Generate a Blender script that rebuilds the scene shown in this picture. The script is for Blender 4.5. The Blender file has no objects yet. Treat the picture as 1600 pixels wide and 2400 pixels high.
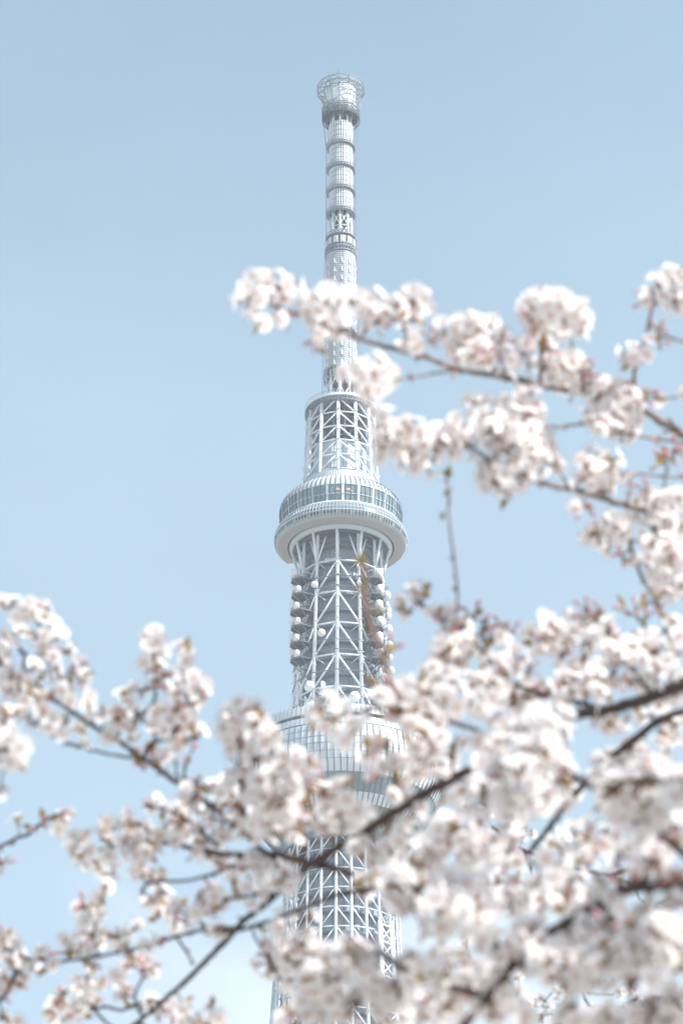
import bpy, math, random
from mathutils import Vector, Matrix
R = math.radians
sc = bpy.context.scene

# ------------------------------------------------------------------ camera, sky, sun, exposure
FPX, PITCH, DT = 6500.0, 29.64, 800.0          # focal length in photo pixels (1600 x 2400), pitch, distance of the tower
CAMZ = 1.6
cd = bpy.data.cameras.new('camera')
cam = bpy.data.objects.new('camera', cd)
sc.collection.objects.link(cam)
sc.camera = cam
cam.location = (0, 0, CAMZ)
cam.rotation_euler = (R(90 + PITCH), 0, 0)
cd.sensor_fit = 'VERTICAL'
cd.sensor_height = 36.0
cd.sensor_width = 24.0
cd.lens = FPX / 2400 * 36
cd.clip_start, cd.clip_end = 0.05, 12000
cd.dof.use_dof = True
cd.dof.focus_distance = 905
cd.dof.aperture_fstop = 9.0
cd.dof.aperture_blades = 9

SUN_AZ, SUN_EL = 62.0, 48.0                    # degrees to the right of the tower's camera side, height
sdir = Vector((math.sin(R(SUN_AZ)) * math.cos(R(SUN_EL)), -math.cos(R(SUN_AZ)) * math.cos(R(SUN_EL)), math.sin(R(SUN_EL))))
ld = bpy.data.lights.new('sun', 'SUN')
ld.energy = 5.0
ld.angle = R(0.53)
ld.color = (1.0, 0.97, 0.93)
sun = bpy.data.objects.new('sun', ld)
sc.collection.objects.link(sun)
sun.rotation_euler = sdir.to_track_quat('Z', 'Y').to_euler()

w = bpy.data.worlds.new('World')
sc.world = w
w.use_nodes = True
nt = w.node_tree
nt.nodes.clear()
def N(tree, typ, **kw):
    n = tree.nodes.new(typ)
    for k, v in kw.items():
        if k in n.inputs: n.inputs[k].default_value = v
        else: setattr(n, k, v)
    return n
def MATH(tree, op, a, b=None, clamp=False):
    n = tree.nodes.new('ShaderNodeMath'); n.operation = op; n.use_clamp = clamp
    for i, v in enumerate((a, b)):
        if v is None: continue
        if isinstance(v, (int, float)): n.inputs[i].default_value = v
        else: tree.links.new(v, n.inputs[i])
    return n.outputs[0]
SKY_STRENGTH = 0.084
sky = N(nt, 'ShaderNodeTexSky', sky_type='NISHITA', sun_disc=False)
sky.sun_elevation = R(SUN_EL)
sky.sun_rotation = math.atan2(sdir.x, sdir.y)
sky.altitude = 40
sky.air_density = 1.0
sky.dust_density = 0.7
sky.ozone_density = 0.9
tc = N(nt, 'ShaderNodeTexCoord')
sep = N(nt, 'ShaderNodeSeparateXYZ')
nt.links.new(tc.outputs['Generated'], sep.inputs[0])
noi = N(nt, 'ShaderNodeTexNoise', Scale=9.0, Detail=6.0, Roughness=0.55)
mp = N(nt, 'ShaderNodeMapping')
mp.inputs['Scale'].default_value = (1.0, 1.0, 2.2)
mp.inputs['Location'].default_value = (0.35, 0.0, 0.2)
nt.links.new(tc.outputs['Generated'], mp.inputs[0])
nt.links.new(mp.outputs[0], noi.inputs['Vector'])
# a low bank of white cloud: full below about 19 degrees, gone above about 22.5
lowness = MATH(nt, 'MULTIPLY', MATH(nt, 'SUBTRACT', 0.388, sep.outputs[2]), 14.0)
azim = MATH(nt, 'ABSOLUTE', MATH(nt, 'ADD', MATH(nt, 'DIVIDE', sep.outputs[0], sep.outputs[1]), -0.03))
fall = MATH(nt, 'MULTIPLY', MATH(nt, 'SUBTRACT', azim, 0.085), -9.0)
m1 = MATH(nt, 'ADD', lowness, MATH(nt, 'MULTIPLY', MATH(nt, 'SUBTRACT', noi.outputs[0], 0.5), 2.0))
m2 = MATH(nt, 'MINIMUM', m1, MATH(nt, 'ADD', fall, 0.5))
mask = MATH(nt, 'MULTIPLY', m2, 1.0, True)
mix = N(nt, 'ShaderNodeMix', data_type='RGBA')
pale = N(nt, 'ShaderNodeMix', data_type='RGBA')   # thin high veil of white in the blue
veil = N(nt, 'ShaderNodeTexNoise', Scale=3.2, Detail=4.0, Roughness=0.5)
nt.links.new(mp.outputs[0], veil.inputs['Vector'])
nt.links.new(MATH(nt, 'ADD', 0.24, MATH(nt, 'MULTIPLY', veil.outputs[0], 0.22)), pale.inputs[0])
nt.links.new(sky.outputs[0], pale.inputs[6])
pale.inputs[7].default_value = (6.5, 8.6, 9.4, 1)
nt.links.new(mask, mix.inputs[0])
nt.links.new(pale.outputs[2], mix.inputs[6])
mix.inputs[7].default_value = (6.5, 7.2, 7.9, 1)
deep = MATH(nt, 'SUBTRACT', 1.0, MATH(nt, 'MULTIPLY', MATH(nt, 'SUBTRACT', sep.outputs[2], 0.50), 0.9, True))   # the sky deepens with height
tint = N(nt, 'ShaderNodeCombineColor')
nt.links.new(MATH(nt, 'POWER', deep, 1.5), tint.inputs[0]); nt.links.new(deep, tint.inputs[1]); nt.links.new(MATH(nt, 'POWER', deep, 0.65), tint.inputs[2])
grad = N(nt, 'ShaderNodeMix', data_type='RGBA', blend_type='MULTIPLY')
grad.inputs[0].default_value = 1.0
nt.links.new(mix.outputs[2], grad.inputs[6]); nt.links.new(tint.outputs[0], grad.inputs[7])
bg = N(nt, 'ShaderNodeBackground', Strength=SKY_STRENGTH)
nt.links.new(grad.outputs[2], bg.inputs[0])
wo = N(nt, 'ShaderNodeOutputWorld')
nt.links.new(bg.outputs[0], wo.inputs[0])

sc.view_settings.view_transform = 'Standard'
sc.view_settings.look = 'None'
sc.view_settings.exposure = 0.80
sc.view_settings.gamma = 1.0
sc.cycles.max_bounces = 10
sc.cycles.diffuse_bounces = 8
sc.cycles.glossy_bounces = 3
sc.cycles.transmission_bounces = 5
sc.cycles.transparent_max_bounces = 12
sc.cycles.volume_bounces = 1
sc.cycles.caustics_reflective = False
sc.cycles.caustics_refractive = False
sc.cycles.use_denoising = True

# ------------------------------------------------------------------ helpers
def tag(o, label=None, cat=None, group=None, kind=None):
    for k, v in (('label', label), ('category', cat), ('group', group), ('kind', kind)):
        if v: o[k] = v
    return o
def empty(name, loc=(0, 0, 0), parent=None):
    o = bpy.data.objects.new(name, None)
    sc.collection.objects.link(o)
    o.location = loc
    o.empty_display_size = 0.2
    if parent: o.parent = parent
    return o
class MB:
    """collects faces with material slots; build() links them as ONE mesh object"""
    def __init__(s): s.v, s.f, s.m, s.slot = [], [], [], 0
    def add(s, vs, fs):
        b = len(s.v); s.v.extend([tuple(x) for x in vs])
        for f in fs: s.f.append(tuple(i + b for i in f)); s.m.append(s.slot)
    def tube(s, pts, rad, n=6, caps=True):
        pts = [Vector(p) for p in pts]
        if isinstance(rad, (int, float)): rad = [rad] * len(pts)
        vs, fs, up = [], [], None
        for i, p in enumerate(pts):
            t = (pts[min(i + 1, len(pts) - 1)] - pts[max(i - 1, 0)])
            if t.length < 1e-9: t = Vector((0, 0, 1))
            t.normalize()
            if up is None:
                up = Vector((0, 0, 1)) if abs(t.z) < 0.9 else Vector((1, 0, 0))
            a = t.cross(up)
            if a.length < 1e-6: a = t.orthogonal()
            a.normalize(); b = t.cross(a).normalized(); up = a.cross(t)
            for k in range(n):
                an = 2 * math.pi * k / n
                vs.append(p + (a * math.cos(an) + b * math.sin(an)) * rad[i])
        for i in range(len(pts) - 1):
            for k in range(n):
                k2 = (k + 1) % n
                fs.append((i * n + k, i * n + k2, (i + 1) * n + k2, (i + 1) * n + k))
        if caps:
            fs.append(tuple(range(n))[::-1]); fs.append(tuple(range((len(pts) - 1) * n, len(pts) * n)))
        s.add(vs, fs)
    def bar(s, a, b, r, n=6): s.tube([a, b], r, n)
    def box(s, c, ax, ay, az):
        """box centred on c with half-extent vectors"""
        c, ax, ay, az = Vector(c), Vector(ax), Vector(ay), Vector(az)
        vs = [c + ax * i + ay * j + az * k for k in (-1, 1) for j in (-1, 1) for i in (-1, 1)]
        s.add(vs, [(0, 2, 3, 1), (4, 5, 7, 6), (0, 1, 5, 4), (2, 6, 7, 3), (0, 4, 6, 2), (1, 3, 7, 5)])
    def lathe(s, prof, n=96, a0=0.0, a1=360.0, closed=False, ends=False):
        """prof: list of (radius, height); azimuth 0 faces the camera (-Y), positive to the right"""
        full = abs(a1 - a0) >= 359.99
        cols = n if full else n + 1
        vs, fs = [], []
        for k in range(cols):
            a = R(a0 + (a1 - a0) * k / n)
            for r, h in prof: vs.append((r * math.sin(a), -r * math.cos(a), h))
        p = len(prof); pe = p if closed else p - 1
        for k in range(n):
            k2 = (k + 1) % cols
            for j in range(pe):
                j2 = (j + 1) % p
                fs.append((k * p + j, k2 * p + j, k2 * p + j2, k * p + j2))
        if ends and closed and not full:
            fs.append(tuple(range(p))); fs.append(tuple(range((cols - 1) * p, cols * p))[::-1])
        s.add(vs, fs)
    def mesh(s, name, mats, smooth=False):
        me = bpy.data.meshes.new(name)
        me.from_pydata(s.v, [], s.f)
        for m in (mats if isinstance(mats, (list, tuple)) else [mats]): me.materials.append(m)
        me.polygons.foreach_set('material_index', s.m)
        if smooth: me.polygons.foreach_set('use_smooth', [True] * len(s.f))
        me.update()
        return me
    def build(s, name, mats, parent=None, smooth=False, loc=None):
        o = bpy.data.objects.new(name, s.mesh(name, mats, smooth))
        sc.collection.objects.link(o)
        if parent: o.parent = parent
        if loc is not None: o.location = loc
        return o
def cyl(th, r, h):
    a = R(th); return Vector((r * math.sin(a), -r * math.cos(a), h))

# ------------------------------------------------------------------ materials
def mat(name, col, rough=0.5, metal=0.0, var=0.12, scale=1.5, spec=0.4, bump=0.0):
    m = bpy.data.materials.new(name); m.use_nodes = True
    t = m.node_tree; b = t.nodes['Principled BSDF']
    b.inputs['Roughness'].default_value = rough; b.inputs['Metallic'].default_value = metal
    b.inputs['Specular IOR Level'].default_value = spec
    co = N(t, 'ShaderNodeTexCoord')
    n = N(t, 'ShaderNodeTexNoise', Scale=scale, Detail=5.0, Roughness=0.6)
    t.links.new(co.outputs['Object'], n.inputs['Vector'])
    r = N(t, 'ShaderNodeValToRGB')
    r.color_ramp.elements[0].position, r.color_ramp.elements[1].position = 0.3, 0.7
    r.color_ramp.elements[0].color = tuple(c * (1 - var) for c in col) + (1,)
    r.color_ramp.elements[1].color = tuple(min(1, c * (1 + var * 0.5)) for c in col) + (1,)
    t.links.new(n.outputs[0], r.inputs[0]); t.links.new(r.outputs[0], b.inputs['Base Color'])
    if bump:
        bp = N(t, 'ShaderNodeBump', Strength=bump)
        t.links.new(n.outputs[0], bp.inputs['Height']); t.links.new(bp.outputs[0], b.inputs['Normal'])
    return m
WHITE = mat('white_painted_steel', (0.66, 0.695, 0.73), 0.45, var=0.13, scale=0.3)
PANEL = mat('pale_wall_panel', (0.60, 0.645, 0.69), 0.5, var=0.12, scale=0.25)
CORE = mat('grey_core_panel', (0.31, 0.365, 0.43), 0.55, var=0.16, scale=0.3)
STEEL = mat('grey_galvanised_steel', (0.15, 0.175, 0.21), 0.5, var=0.25, scale=0.8)
RING = mat('pale_grey_ring_steel', (0.27, 0.30, 0.34), 0.5, var=0.2, scale=0.8)
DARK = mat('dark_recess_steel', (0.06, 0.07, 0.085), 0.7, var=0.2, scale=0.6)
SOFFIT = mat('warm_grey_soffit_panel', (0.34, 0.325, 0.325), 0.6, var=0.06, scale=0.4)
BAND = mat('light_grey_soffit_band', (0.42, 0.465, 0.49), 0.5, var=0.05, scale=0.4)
RADOME = mat('white_radome', (0.70, 0.69, 0.68), 0.45, var=0.05, scale=1.0)
GLASS = mat('green_grey_window_glass', (0.17, 0.25, 0.27), 0.08, var=0.35, scale=0.16, spec=0.8)
TUBEGLASS = mat('pale_tube_glass', (0.20, 0.24, 0.26), 0.12, var=0.25, scale=0.4, spec=0.8)
ROOM = mat('pale_interior_post', (0.55, 0.62, 0.62), 0.6)
PINK = mat('pink_interior_display', (0.62, 0.36, 0.34), 0.6)
GOLD = mat('bronze_tinted_window_glass', (0.24, 0.20, 0.13), 0.1, var=0.3, scale=0.2, spec=0.8)
def netting_mat():
    m = bpy.data.materials.new('white_mesh_netting'); m.use_nodes = True
    t = m.node_tree; b = t.nodes['Principled BSDF']
    b.inputs['Base Color'].default_value = (0.6, 0.63, 0.66, 1)
    b.inputs['Alpha'].default_value = 0.10
    return m
NET = netting_mat()
# ------------------------------------------------------------------ ground
g = MB()
S = 2500
g.add([(-S, -S, 0), (S, -S, 0), (S, S, 0), (-S, S, 0)], [(0, 1, 2, 3)])
GROUND = mat('pale_gravel_ground', (0.40, 0.37, 0.33), 0.9, var=0.2, scale=0.6, bump=0.3)
tag(g.build('ground', GROUND, loc=(0, 800, 0)), kind='structure')

# ------------------------------------------------------------------ tower
tower = empty('broadcasting_tower', (-0.2, DT, 0))
tag(tower, 'very tall pale blue white lattice tower with two round observation decks and ringed antenna mast', 'tower')
def RC(h): return 11.1 + (496 - h) * 0.0375 if h > 330 else 17.3 + (330 - h) * 0.030
TH0 = -4.7
def zig(mb, ths, hs, r, rad, flip=True):
    """diagonals that fall away from the camera side, left bays '/', right bays '\\'; rings at every level"""
    n = len(ths)
    for i in range(n):
        a, b = ths[i], ths[(i + 1) % n]
        mid = ((a + b + (360 if b < a else 0)) / 2 + 180) % 360 - 180
        for h in hs: mb.bar(cyl(a, RC(h), h), cyl(b, RC(h), h), r * 0.85)
        for h0, h1 in zip(hs[:-1], hs[1:]):     # h0 above h1
            p, q = (a, b) if mid > 0 else (b, a)
            mb.bar(cyl(p, RC(h0), h0), cyl(q, RC(h1), h1), r)

# --- twelve columns above the lower deck
TH12 = [TH0 + 30 * k for k in range(12)]
TH12 = [((t + 180) % 360) - 180 for t in TH12]
for t in TH12:
    m = MB()
    m.tube([cyl(t, RC(496), 495.6), cyl(t, RC(466), 466), cyl(t, RC(432), 432), cyl(t, RC(366), 366)], [0.58, 0.58, 0.56, 0.60], 10)
    for h in range(370, 494, 4):                # bolted flange collars with little step brackets
        if 441 < h < 466: continue
        c = cyl(t, RC(h), h)
        m.tube([c + Vector((0, 0, -0.12)), c + Vector((0, 0, 0.12))], 0.72, 8)
        m.box(cyl(t + 1.2, RC(h) + 0.75, h), (0.35, 0, 0), (0, 0.16, 0), (0, 0, 0.09))
    # strut that leans out to carry the gallery
    m.tube([cyl(t, RC(431), 431), cyl(t, 15.9, 441.8)], 0.5, 8)
    m.build('lattice_column', WHITE, tower, True)
up = MB()
zig(up, TH12, [494.8, 489.2, 483.6, 478.0, 472.4, 466.8], 0.30, 0)
up.build('lattice_bracing', WHITE, tower, True)
lo = MB()
LV = [431.5, 419.9, 408.4, 396.9, 385.4, 373.8]
zig(lo, TH12, LV, 0.36, 0)
for k, t in enumerate(TH12):                    # V struts under the gallery
    if k % 2: 
        lo.bar(cyl(t, RC(431.5), 431.5), cyl(t - 13, 13.2, 440.6), 0.33)
        lo.bar(cyl(t, RC(431.5), 431.5), cyl(t + 13, 13.2, 440.6), 0.33)
    for h in LV[:-1]:                           # raking ties from column to core
        for d in (-9, 9):
            lo.bar(cyl(t, RC(h), h), cyl(t + d, 11.2, h - 1.6), 0.2, 5)
lo.build('lattice_bracing', WHITE, tower, True)
for h in (425.5, 421.6, 402.2, 398.4, 391.0, 382.0, 378.5):   # darker service rails strung between columns
    rails = MB()
    for i, a in enumerate(TH12):
        rails.bar(cyl(a, RC(h) + 0.6, h), cyl(a + 30, RC(h) + 0.6, h), 0.16, 5)
    rails.build('service_rail', STEEL, tower)

# --- core shaft
c = MB()
c.lathe([(10.3, 372), (9.6, 443)], 60)
for k in range(12):                             # vertical panel ribs
    pass
for k in range(60):
    c.box(cyl(k * 6, 10.02 + 0.0, 407.5), cyl(k * 6 + 90, 0.05, 0), cyl(k * 6, 0.14, 0), (-0.35 * math.sin(R(k * 6)) , 0.35 * math.cos(R(k * 6)), 35.4))
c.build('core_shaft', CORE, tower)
cw = MB()
for k, h in enumerate([437.5, 431.5, 425.6, 419.9, 414.0, 408.4, 402.6, 396.9, 391.0, 385.4, 379.5]):
    ro = 11.5 if k % 2 else 12.1
    cw.lathe([(10.0, h), (ro, h), (ro, h + 0.35), (10.0, h + 0.35)], 48, closed=True)
    for hh in (0.75, 1.15): cw.lathe([(ro - 0.05, h + hh), (ro + 0.03, h + hh), (ro + 0.03, h + hh + 0.07), (ro - 0.05, h + hh + 0.07)], 48, closed=True)
    for j in range(36): cw.bar(cyl(j * 10 + 3, ro, h + 0.3), cyl(j * 10 + 3, ro, h + 1.2), 0.05, 4)
random.seed(5)
for j in range(150):                            # cable trays, pipes and cabinets against the shaft
    t = random.uniform(-100, 100); h = random.uniform(374, 436)
    if random.random() < 0.5: cw.bar(cyl(t, 10.6, h), cyl(t, 10.6, h + random.uniform(2, 5)), random.uniform(0.06, 0.16), 5)
    else:
        a = random.uniform(2, 6); cw.bar(cyl(t, 11.3, h), cyl(t + a, 11.3, h + random.uniform(-1.6, 1.6)), 0.07, 5)
cw.build('catwalk', STEEL, tower)
for j in range(44):
    cab = MB()
    t = random.uniform(-95, 95); h = random.choice([431.9, 420.3, 408.8, 397.3, 385.8]) + 0.9
    cab.box(cyl(t, 10.9, h), cyl(t + 90, random.uniform(0.4, 1.1), 0), cyl(t, 0.4, 0), (0, 0, random.uniform(0.5, 0.9)))
    cab.build('equipment_cabinet', PANEL, tower)
u = MB()
u.lathe([(8.9, 465), (8.9, 479.6), (8.4, 479.9)], 12, TH0 + 15, TH0 + 375)
u.build('core_shaft', PANEL, tower)
us = MB()
for h in (467.8, 470.6, 473.4, 476.2):
    us.lathe([(8.93, h), (8.93, h + 0.10)], 12, TH0 + 15, TH0 + 375)
for k in range(12):
    for f in (0.2, 0.4, 0.6, 0.8):
        a, b = cyl(TH0 + 15 + 30 * k, 8.96, 466), cyl(TH0 + 45 + 30 * k, 8.96, 466)
        p = a.lerp(b, f); us.bar(p, p + Vector((0, 0, 13.4)), 0.06, 4)
us.lathe([(9.1, 479.3), (9.25, 479.3), (9.25, 480.1), (9.1, 480.1)], 12, TH0 + 15, TH0 + 375, closed=True)
us.build('panel_seam', CORE, tower)
ui = MB()                                       # open upper cage: inner shaft, floors, beams
ui.lathe([(3.6, 478), (3.6, 495)], 24)
for h in (481.5, 485.6, 489.2, 492.8):
    ui.lathe([(3.5, h), (8.6, h), (8.6, h + 0.4), (3.5, h + 0.4)], 24, closed=True)
for j in range(130):
    t = random.uniform(0, 360); h = random.uniform(480, 493)
    ui.bar(cyl(t, random.uniform(5, 9.2), h), cyl(t + random.uniform(-25, 25), random.uniform(5, 9.4), h + random.uniform(-3, 3)), random.uniform(0.08, 0.2), 5)
ui.build('inner_steelwork', STEEL, tower)
uw = MB()
for k in range(12):
    uw.bar(cyl(TH0 + 15 + 30 * k, 7.4, 478), cyl(TH0 + 15 + 30 * k, 7.0, 495), 0.32, 8)
    uw.bar(cyl(TH0 + 15 + 30 * k, 7.4, 480), cyl(TH0 + 45 + 30 * k, 7.2, 487), 0.16, 5)
    uw.bar(cyl(TH0 + 45 + 30 * k, 7.2, 487), cyl(TH0 + 15 + 30 * k, 7.0, 494), 0.16, 5)
uw.build('inner_steelwork', CORE, tower, True)
# roof rim of the truss
rim = MB()
rim.lathe([(11.75, 495.2), (12.15, 495.4), (12.15, 496.3), (11.6, 496.4), (11.5, 495.3)], 72, closed=True)
rim.lathe([(11.5, 495.35), (4.0, 495.5)], 48)
rim.build('roof_rim', WHITE, tower)
rd = MB()
for k in range(72):
    rd.box(cyl(k * 5, 12.05, 494.4), cyl(k * 5 + 90, 0.16, 0), cyl(k * 5, 0.12, 0), (0, 0, 0.8))
rd.lathe([(11.0, 493.5), (12.1, 493.7), (12.1, 493.95), (11.0, 493.75)], 72, closed=True)
for k in range(48): rd.bar(cyl(k * 7.5, 12.05, 496.3), cyl(k * 7.5, 12.05, 497.3), 0.05, 4)
rd.lathe([(12.0, 497.2), (12.1, 497.2), (12.1, 497.3), (12.0, 497.3)], 72, closed=True)
rd.build('roof_railing', STEEL, tower)

# ------------------------------------------------------------------ upper observation gallery
gal = empty('observation_gallery', (0, 0, 0), tower)
p = MB()
p.lathe([(12.6, 465.7), (12.9, 465.7), (13.15, 463.2), (13.0, 462.6)], 96)
p.lathe([(12.6, 465.7), (12.4, 465.0), (9, 464.6)], 96)
p.build('parapet', PANEL, gal)
p = MB()
for k in range(96): p.bar(cyl(k * 3.75, 12.95, 465.6), cyl(k * 3.75, 13.19, 463.1), 0.05, 4)
for k in range(60):
    if k % 2 == 0: p.box(cyl(k * 6 + 2, 13.35, 462.75), cyl(k * 6 + 92, 0.42, 0), cyl(k * 6 + 2, 0.3, 0), (0, 0, 0.2))
for k in range(60):
    p.bar(cyl(k * 6, 12.7, 465.7), cyl(k * 6, 12.7, 466.8), 0.05, 4)
p.lathe([(12.65, 466.7), (12.75, 466.7), (12.75, 466.8), (12.65, 466.8)], 96, closed=True)
p.build('parapet_rail', STEEL, gal)
FAC = [(13.0, 462.55), (14.6, 462.2), (17.2, 460.9), (19.1, 459.0), (20.0, 457.0), (20.15, 455.9)]
WIN = [(20.15, 455.9), (20.1, 453.5), (19.6, 449.4)]
p = MB(); p.lathe(FAC, 144); p.build('upper_cladding', PANEL, gal, True)
p = MB(); p.lathe(WIN, 144); p.build('window_band', GLASS, gal, True)
p = MB()
for k in range(24):
    t = k * 15 + 2
    p.box(cyl(t, 19.94, 452.65), cyl(t + 90, 0.42, 0), cyl(t, 0.12, 0), (cyl(t, 0.27, 0).x, cyl(t, 0.27, 0).y, 3.15))
p.build('interior_post', ROOM, gal)
p = MB()
for t in (-2.5, 7.2):
    p.box(cyl(t, 20.15, 454.0), cyl(t + 90, 0.95, 0), cyl(t, 0.06, 0), (0, 0, 0.42))
    p.box(cyl(t + 2.4, 20.13, 453.4), cyl(t + 92.4, 0.4, 0), cyl(t + 2.4, 0.06, 0), (0, 0, 0.35))
p.build('interior_banner', PINK, gal)
p = MB()
allp = FAC[1:] + WIN[1:]
for k in range(76):
    t = k * 360 / 76
    for (r0, h0), (r1, h1) in zip(allp[:-1], allp[1:]):
        d = Vector((r1 - r0, h1 - h0)); nn = Vector((-d.y, d.x)).normalized() * 0.0
        a, b = cyl(t, r0 + 0.17, h0), cyl(t, r1 + 0.17, h1)
        p.box((a + b) / 2, cyl(t + 90, 0.13, 0), cyl(t, 0.12, 0), (b - a) / 2)
p.build('facade_fin', mat('blue_grey_fin', (0.10, 0.125, 0.155), 0.5), gal)
p = MB()
for h, r in ((452.4, 20.08), (455.9, 20.3)):
    p.lathe([(r - 0.1, h), (r + 0.12, h), (r + 0.12, h + 0.16), (r - 0.1, h + 0.16)], 144, closed=True)
p.build('window_transom', PANEL, gal)
# walkway tube round the outside, open at the back left
A0, A1 = -122.0, 214.0
TUBE = [(20.2, 449.3), (21.0, 448.5), (21.7, 447.0), (21.9, 445.7), (21.75, 444.6), (21.3, 443.6)]
p = MB(); p.lathe(TUBE, 150, A0, A1); p.lathe([(19.0, 449.2), (19.4, 443.6)], 150, A0, A1)
for a in (A0, A1):                              # end walls
    vs = [cyl(a, r, h) for r, h in TUBE] + [cyl(a, 17.2, 443.2), cyl(a, 18.8, 449.2)]
    p.add(vs, [tuple(range(len(vs)))])
p.build('walkway_tube', TUBEGLASS, gal, True)
p = MB()
p.lathe([(19.4, 449.2), (19.5, 449.75), (20.25, 449.75), (20.45, 449.25)], 150, A0, A1)
p.build('tube_coping', WHITE, gal)
p = MB()
for k in range(112):
    t = A0 + (A1 - A0) * (k + .5) / 112
    for (r0, h0), (r1, h1) in zip(TUBE[:-1], TUBE[1:]):
        a, b = cyl(t, r0 + 0.08, h0), cyl(t, r1 + 0.08, h1)
        p.box((a + b) / 2, cyl(t + 90, 0.045, 0), cyl(t, 0.10, 0), (b - a) / 2)
for r, h in ((21.05, 448.45), (21.75, 446.9), (21.93, 445.6)):
    p.lathe([(r - 0.05, h - 0.07), (r + 0.12, h - 0.07), (r + 0.12, h + 0.07), (r - 0.05, h + 0.07)], 150, A0, A1, closed=True)
p.build('tube_rib', PANEL, gal)
p = MB()
random.seed(8)
for k in range(112):
    t = A0 + (A1 - A0) * (k + 1.0) / 112
    if k % 9 in (3, 7): continue
    p.box(cyl(t, 21.82, 444.75), cyl(t + 90, 0.36, 0), cyl(t, 0.1, 0), (0, 0, random.uniform(0.30, 0.42)))
p.build('low_window', DARK, gal)
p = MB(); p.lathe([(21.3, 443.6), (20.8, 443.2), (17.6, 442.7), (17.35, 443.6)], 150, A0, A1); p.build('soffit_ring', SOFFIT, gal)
p = MB()
for k in range(112):
    t = A0 + (A1 - A0) * (k + .5) / 112
    p.bar(cyl(t, 20.8, 443.2), cyl(t, 17.6, 442.7), 0.035, 4)
for r, h in ((19.8, 443.05), (18.7, 442.87)): p.lathe([(r, h - 0.02), (r + 0.05, h - 0.02)], 150, A0, A1)
p.build('soffit_seam', STEEL, gal)
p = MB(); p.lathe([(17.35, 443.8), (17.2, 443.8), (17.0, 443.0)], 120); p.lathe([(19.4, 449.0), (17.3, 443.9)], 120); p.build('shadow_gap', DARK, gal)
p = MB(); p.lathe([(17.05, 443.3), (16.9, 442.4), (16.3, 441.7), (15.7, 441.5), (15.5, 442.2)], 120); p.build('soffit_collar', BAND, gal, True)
p = MB(); p.lathe([(15.6, 442.0), (13.6, 442.6), (9.4, 442.8)], 72)
for k in range(36):
    p.bar(cyl(k * 10, 15.4, 441.95), cyl(k * 10, 9.8, 442.5), 0.14, 5)
for r in (11.6, 13.6):
    p.lathe([(r, 442.4), (r + 0.5, 442.3), (r + 0.5, 441.7), (r, 441.7)], 60, closed=True)
p.lathe([(12.4, 438.9), (13.3, 438.9), (13.3, 439.3), (12.4, 439.3)], 12, TH0, TH0 + 360, closed=True)
for k in range(48): p.bar(cyl(k * 7.5, 13.2, 439.2), cyl(k * 7.5, 13.2, 441.9), 0.06, 4)
p.build('underside_steelwork', STEEL, gal)

# ------------------------------------------------------------------ equipment platforms with radomes
def platform(th, h, ro, big):
    e = empty('equipment_platform', (0, 0, 0), tower)
    m = MB()
    wd = 14.5
    pl = [cyl(th - wd, 14.3, h), cyl(th - wd * .62, ro - 0.6, h), cyl(th - 1, ro + 0.7, h), cyl(th + wd * .62, ro - 0.6, h), cyl(th + wd, 14.3, h)]
    n = len(pl)
    m.add(pl + [q + Vector((0, 0, 0.28)) for q in pl], [tuple(range(n))[::-1], tuple(range(n, 2 * n))] + [(i, (i + 1) % n, (i + 1) % n + n, i + n) for i in range(n)])
    m.build('platform_deck', DARK, e)
    m = MB()
    for i in range(n - 1):
        for f in (0, .33, .66): 
            q = pl[i].lerp(pl[i + 1], f); m.bar(q, q + Vector((0, 0, 1.2)), 0.045, 4)
        for z in (0.7, 1.2): m.bar(pl[i] + Vector((0, 0, z)), pl[i + 1] + Vector((0, 0, z)), 0.04, 4)
        m.bar(pl[i] + Vector((0, 0, -0.1)), pl[i + 1] + Vector((0, 0, -0.1)), 0.2, 5)
    for f in (0.3, 0.5, 0.7): m.bar(pl[0].lerp(pl[4], f) + Vector((0, 0, -0.15)), pl[1].lerp(pl[3], f) + Vector((0, 0, -0.15)), 0.12, 4)
    m.bar(pl[2] + Vector((0, 0, -0.1)), cyl(th, 14.0, h - 3.2), 0.17, 5)
    for i in (1, 3): m.bar(pl[i], cyl(th + (i - 2) * 8, 14.2, h - 3.0), 0.14, 5)
    m.build('platform_bracket', STEEL, e)
    def drum(tt, rr, hh, rad, ht):
        d = MB(); c0 = cyl(tt, rr, 0)
        prof = [(0.0, hh), (rad, hh), (rad, hh + ht * .72), (rad * .88, hh + ht * .88), (rad * .55, hh + ht * .98), (0.0, hh + ht)]
        d.lathe(prof, 20); d.v = [(x + c0.x, y + c0.y, z) for x, y, z in d.v]
        d.build('radome', RADOME, e, True)
    s = 1 if th > 0 else -1
    if big: drum(th + s * 2.5, ro - 0.55, h + 0.3, 1.3, 3.7)
    else:
        drum(th + s * 4.8, ro - 0.7, h + 0.3, 1.15, 3.7); drum(th - s * 2.8, ro - 0.5, h + 0.3, 0.95, 2.6)
for k in range(6):
    platform(-52 + (0, 1, -1, 0.5, -1, 0)[k], 425.3 - 5.75 * k, 18.9, k == 0)
    platform(42 if k % 2 == 0 else 43.5, 424.6 - 5.75 * k, 18.0, True)
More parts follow.
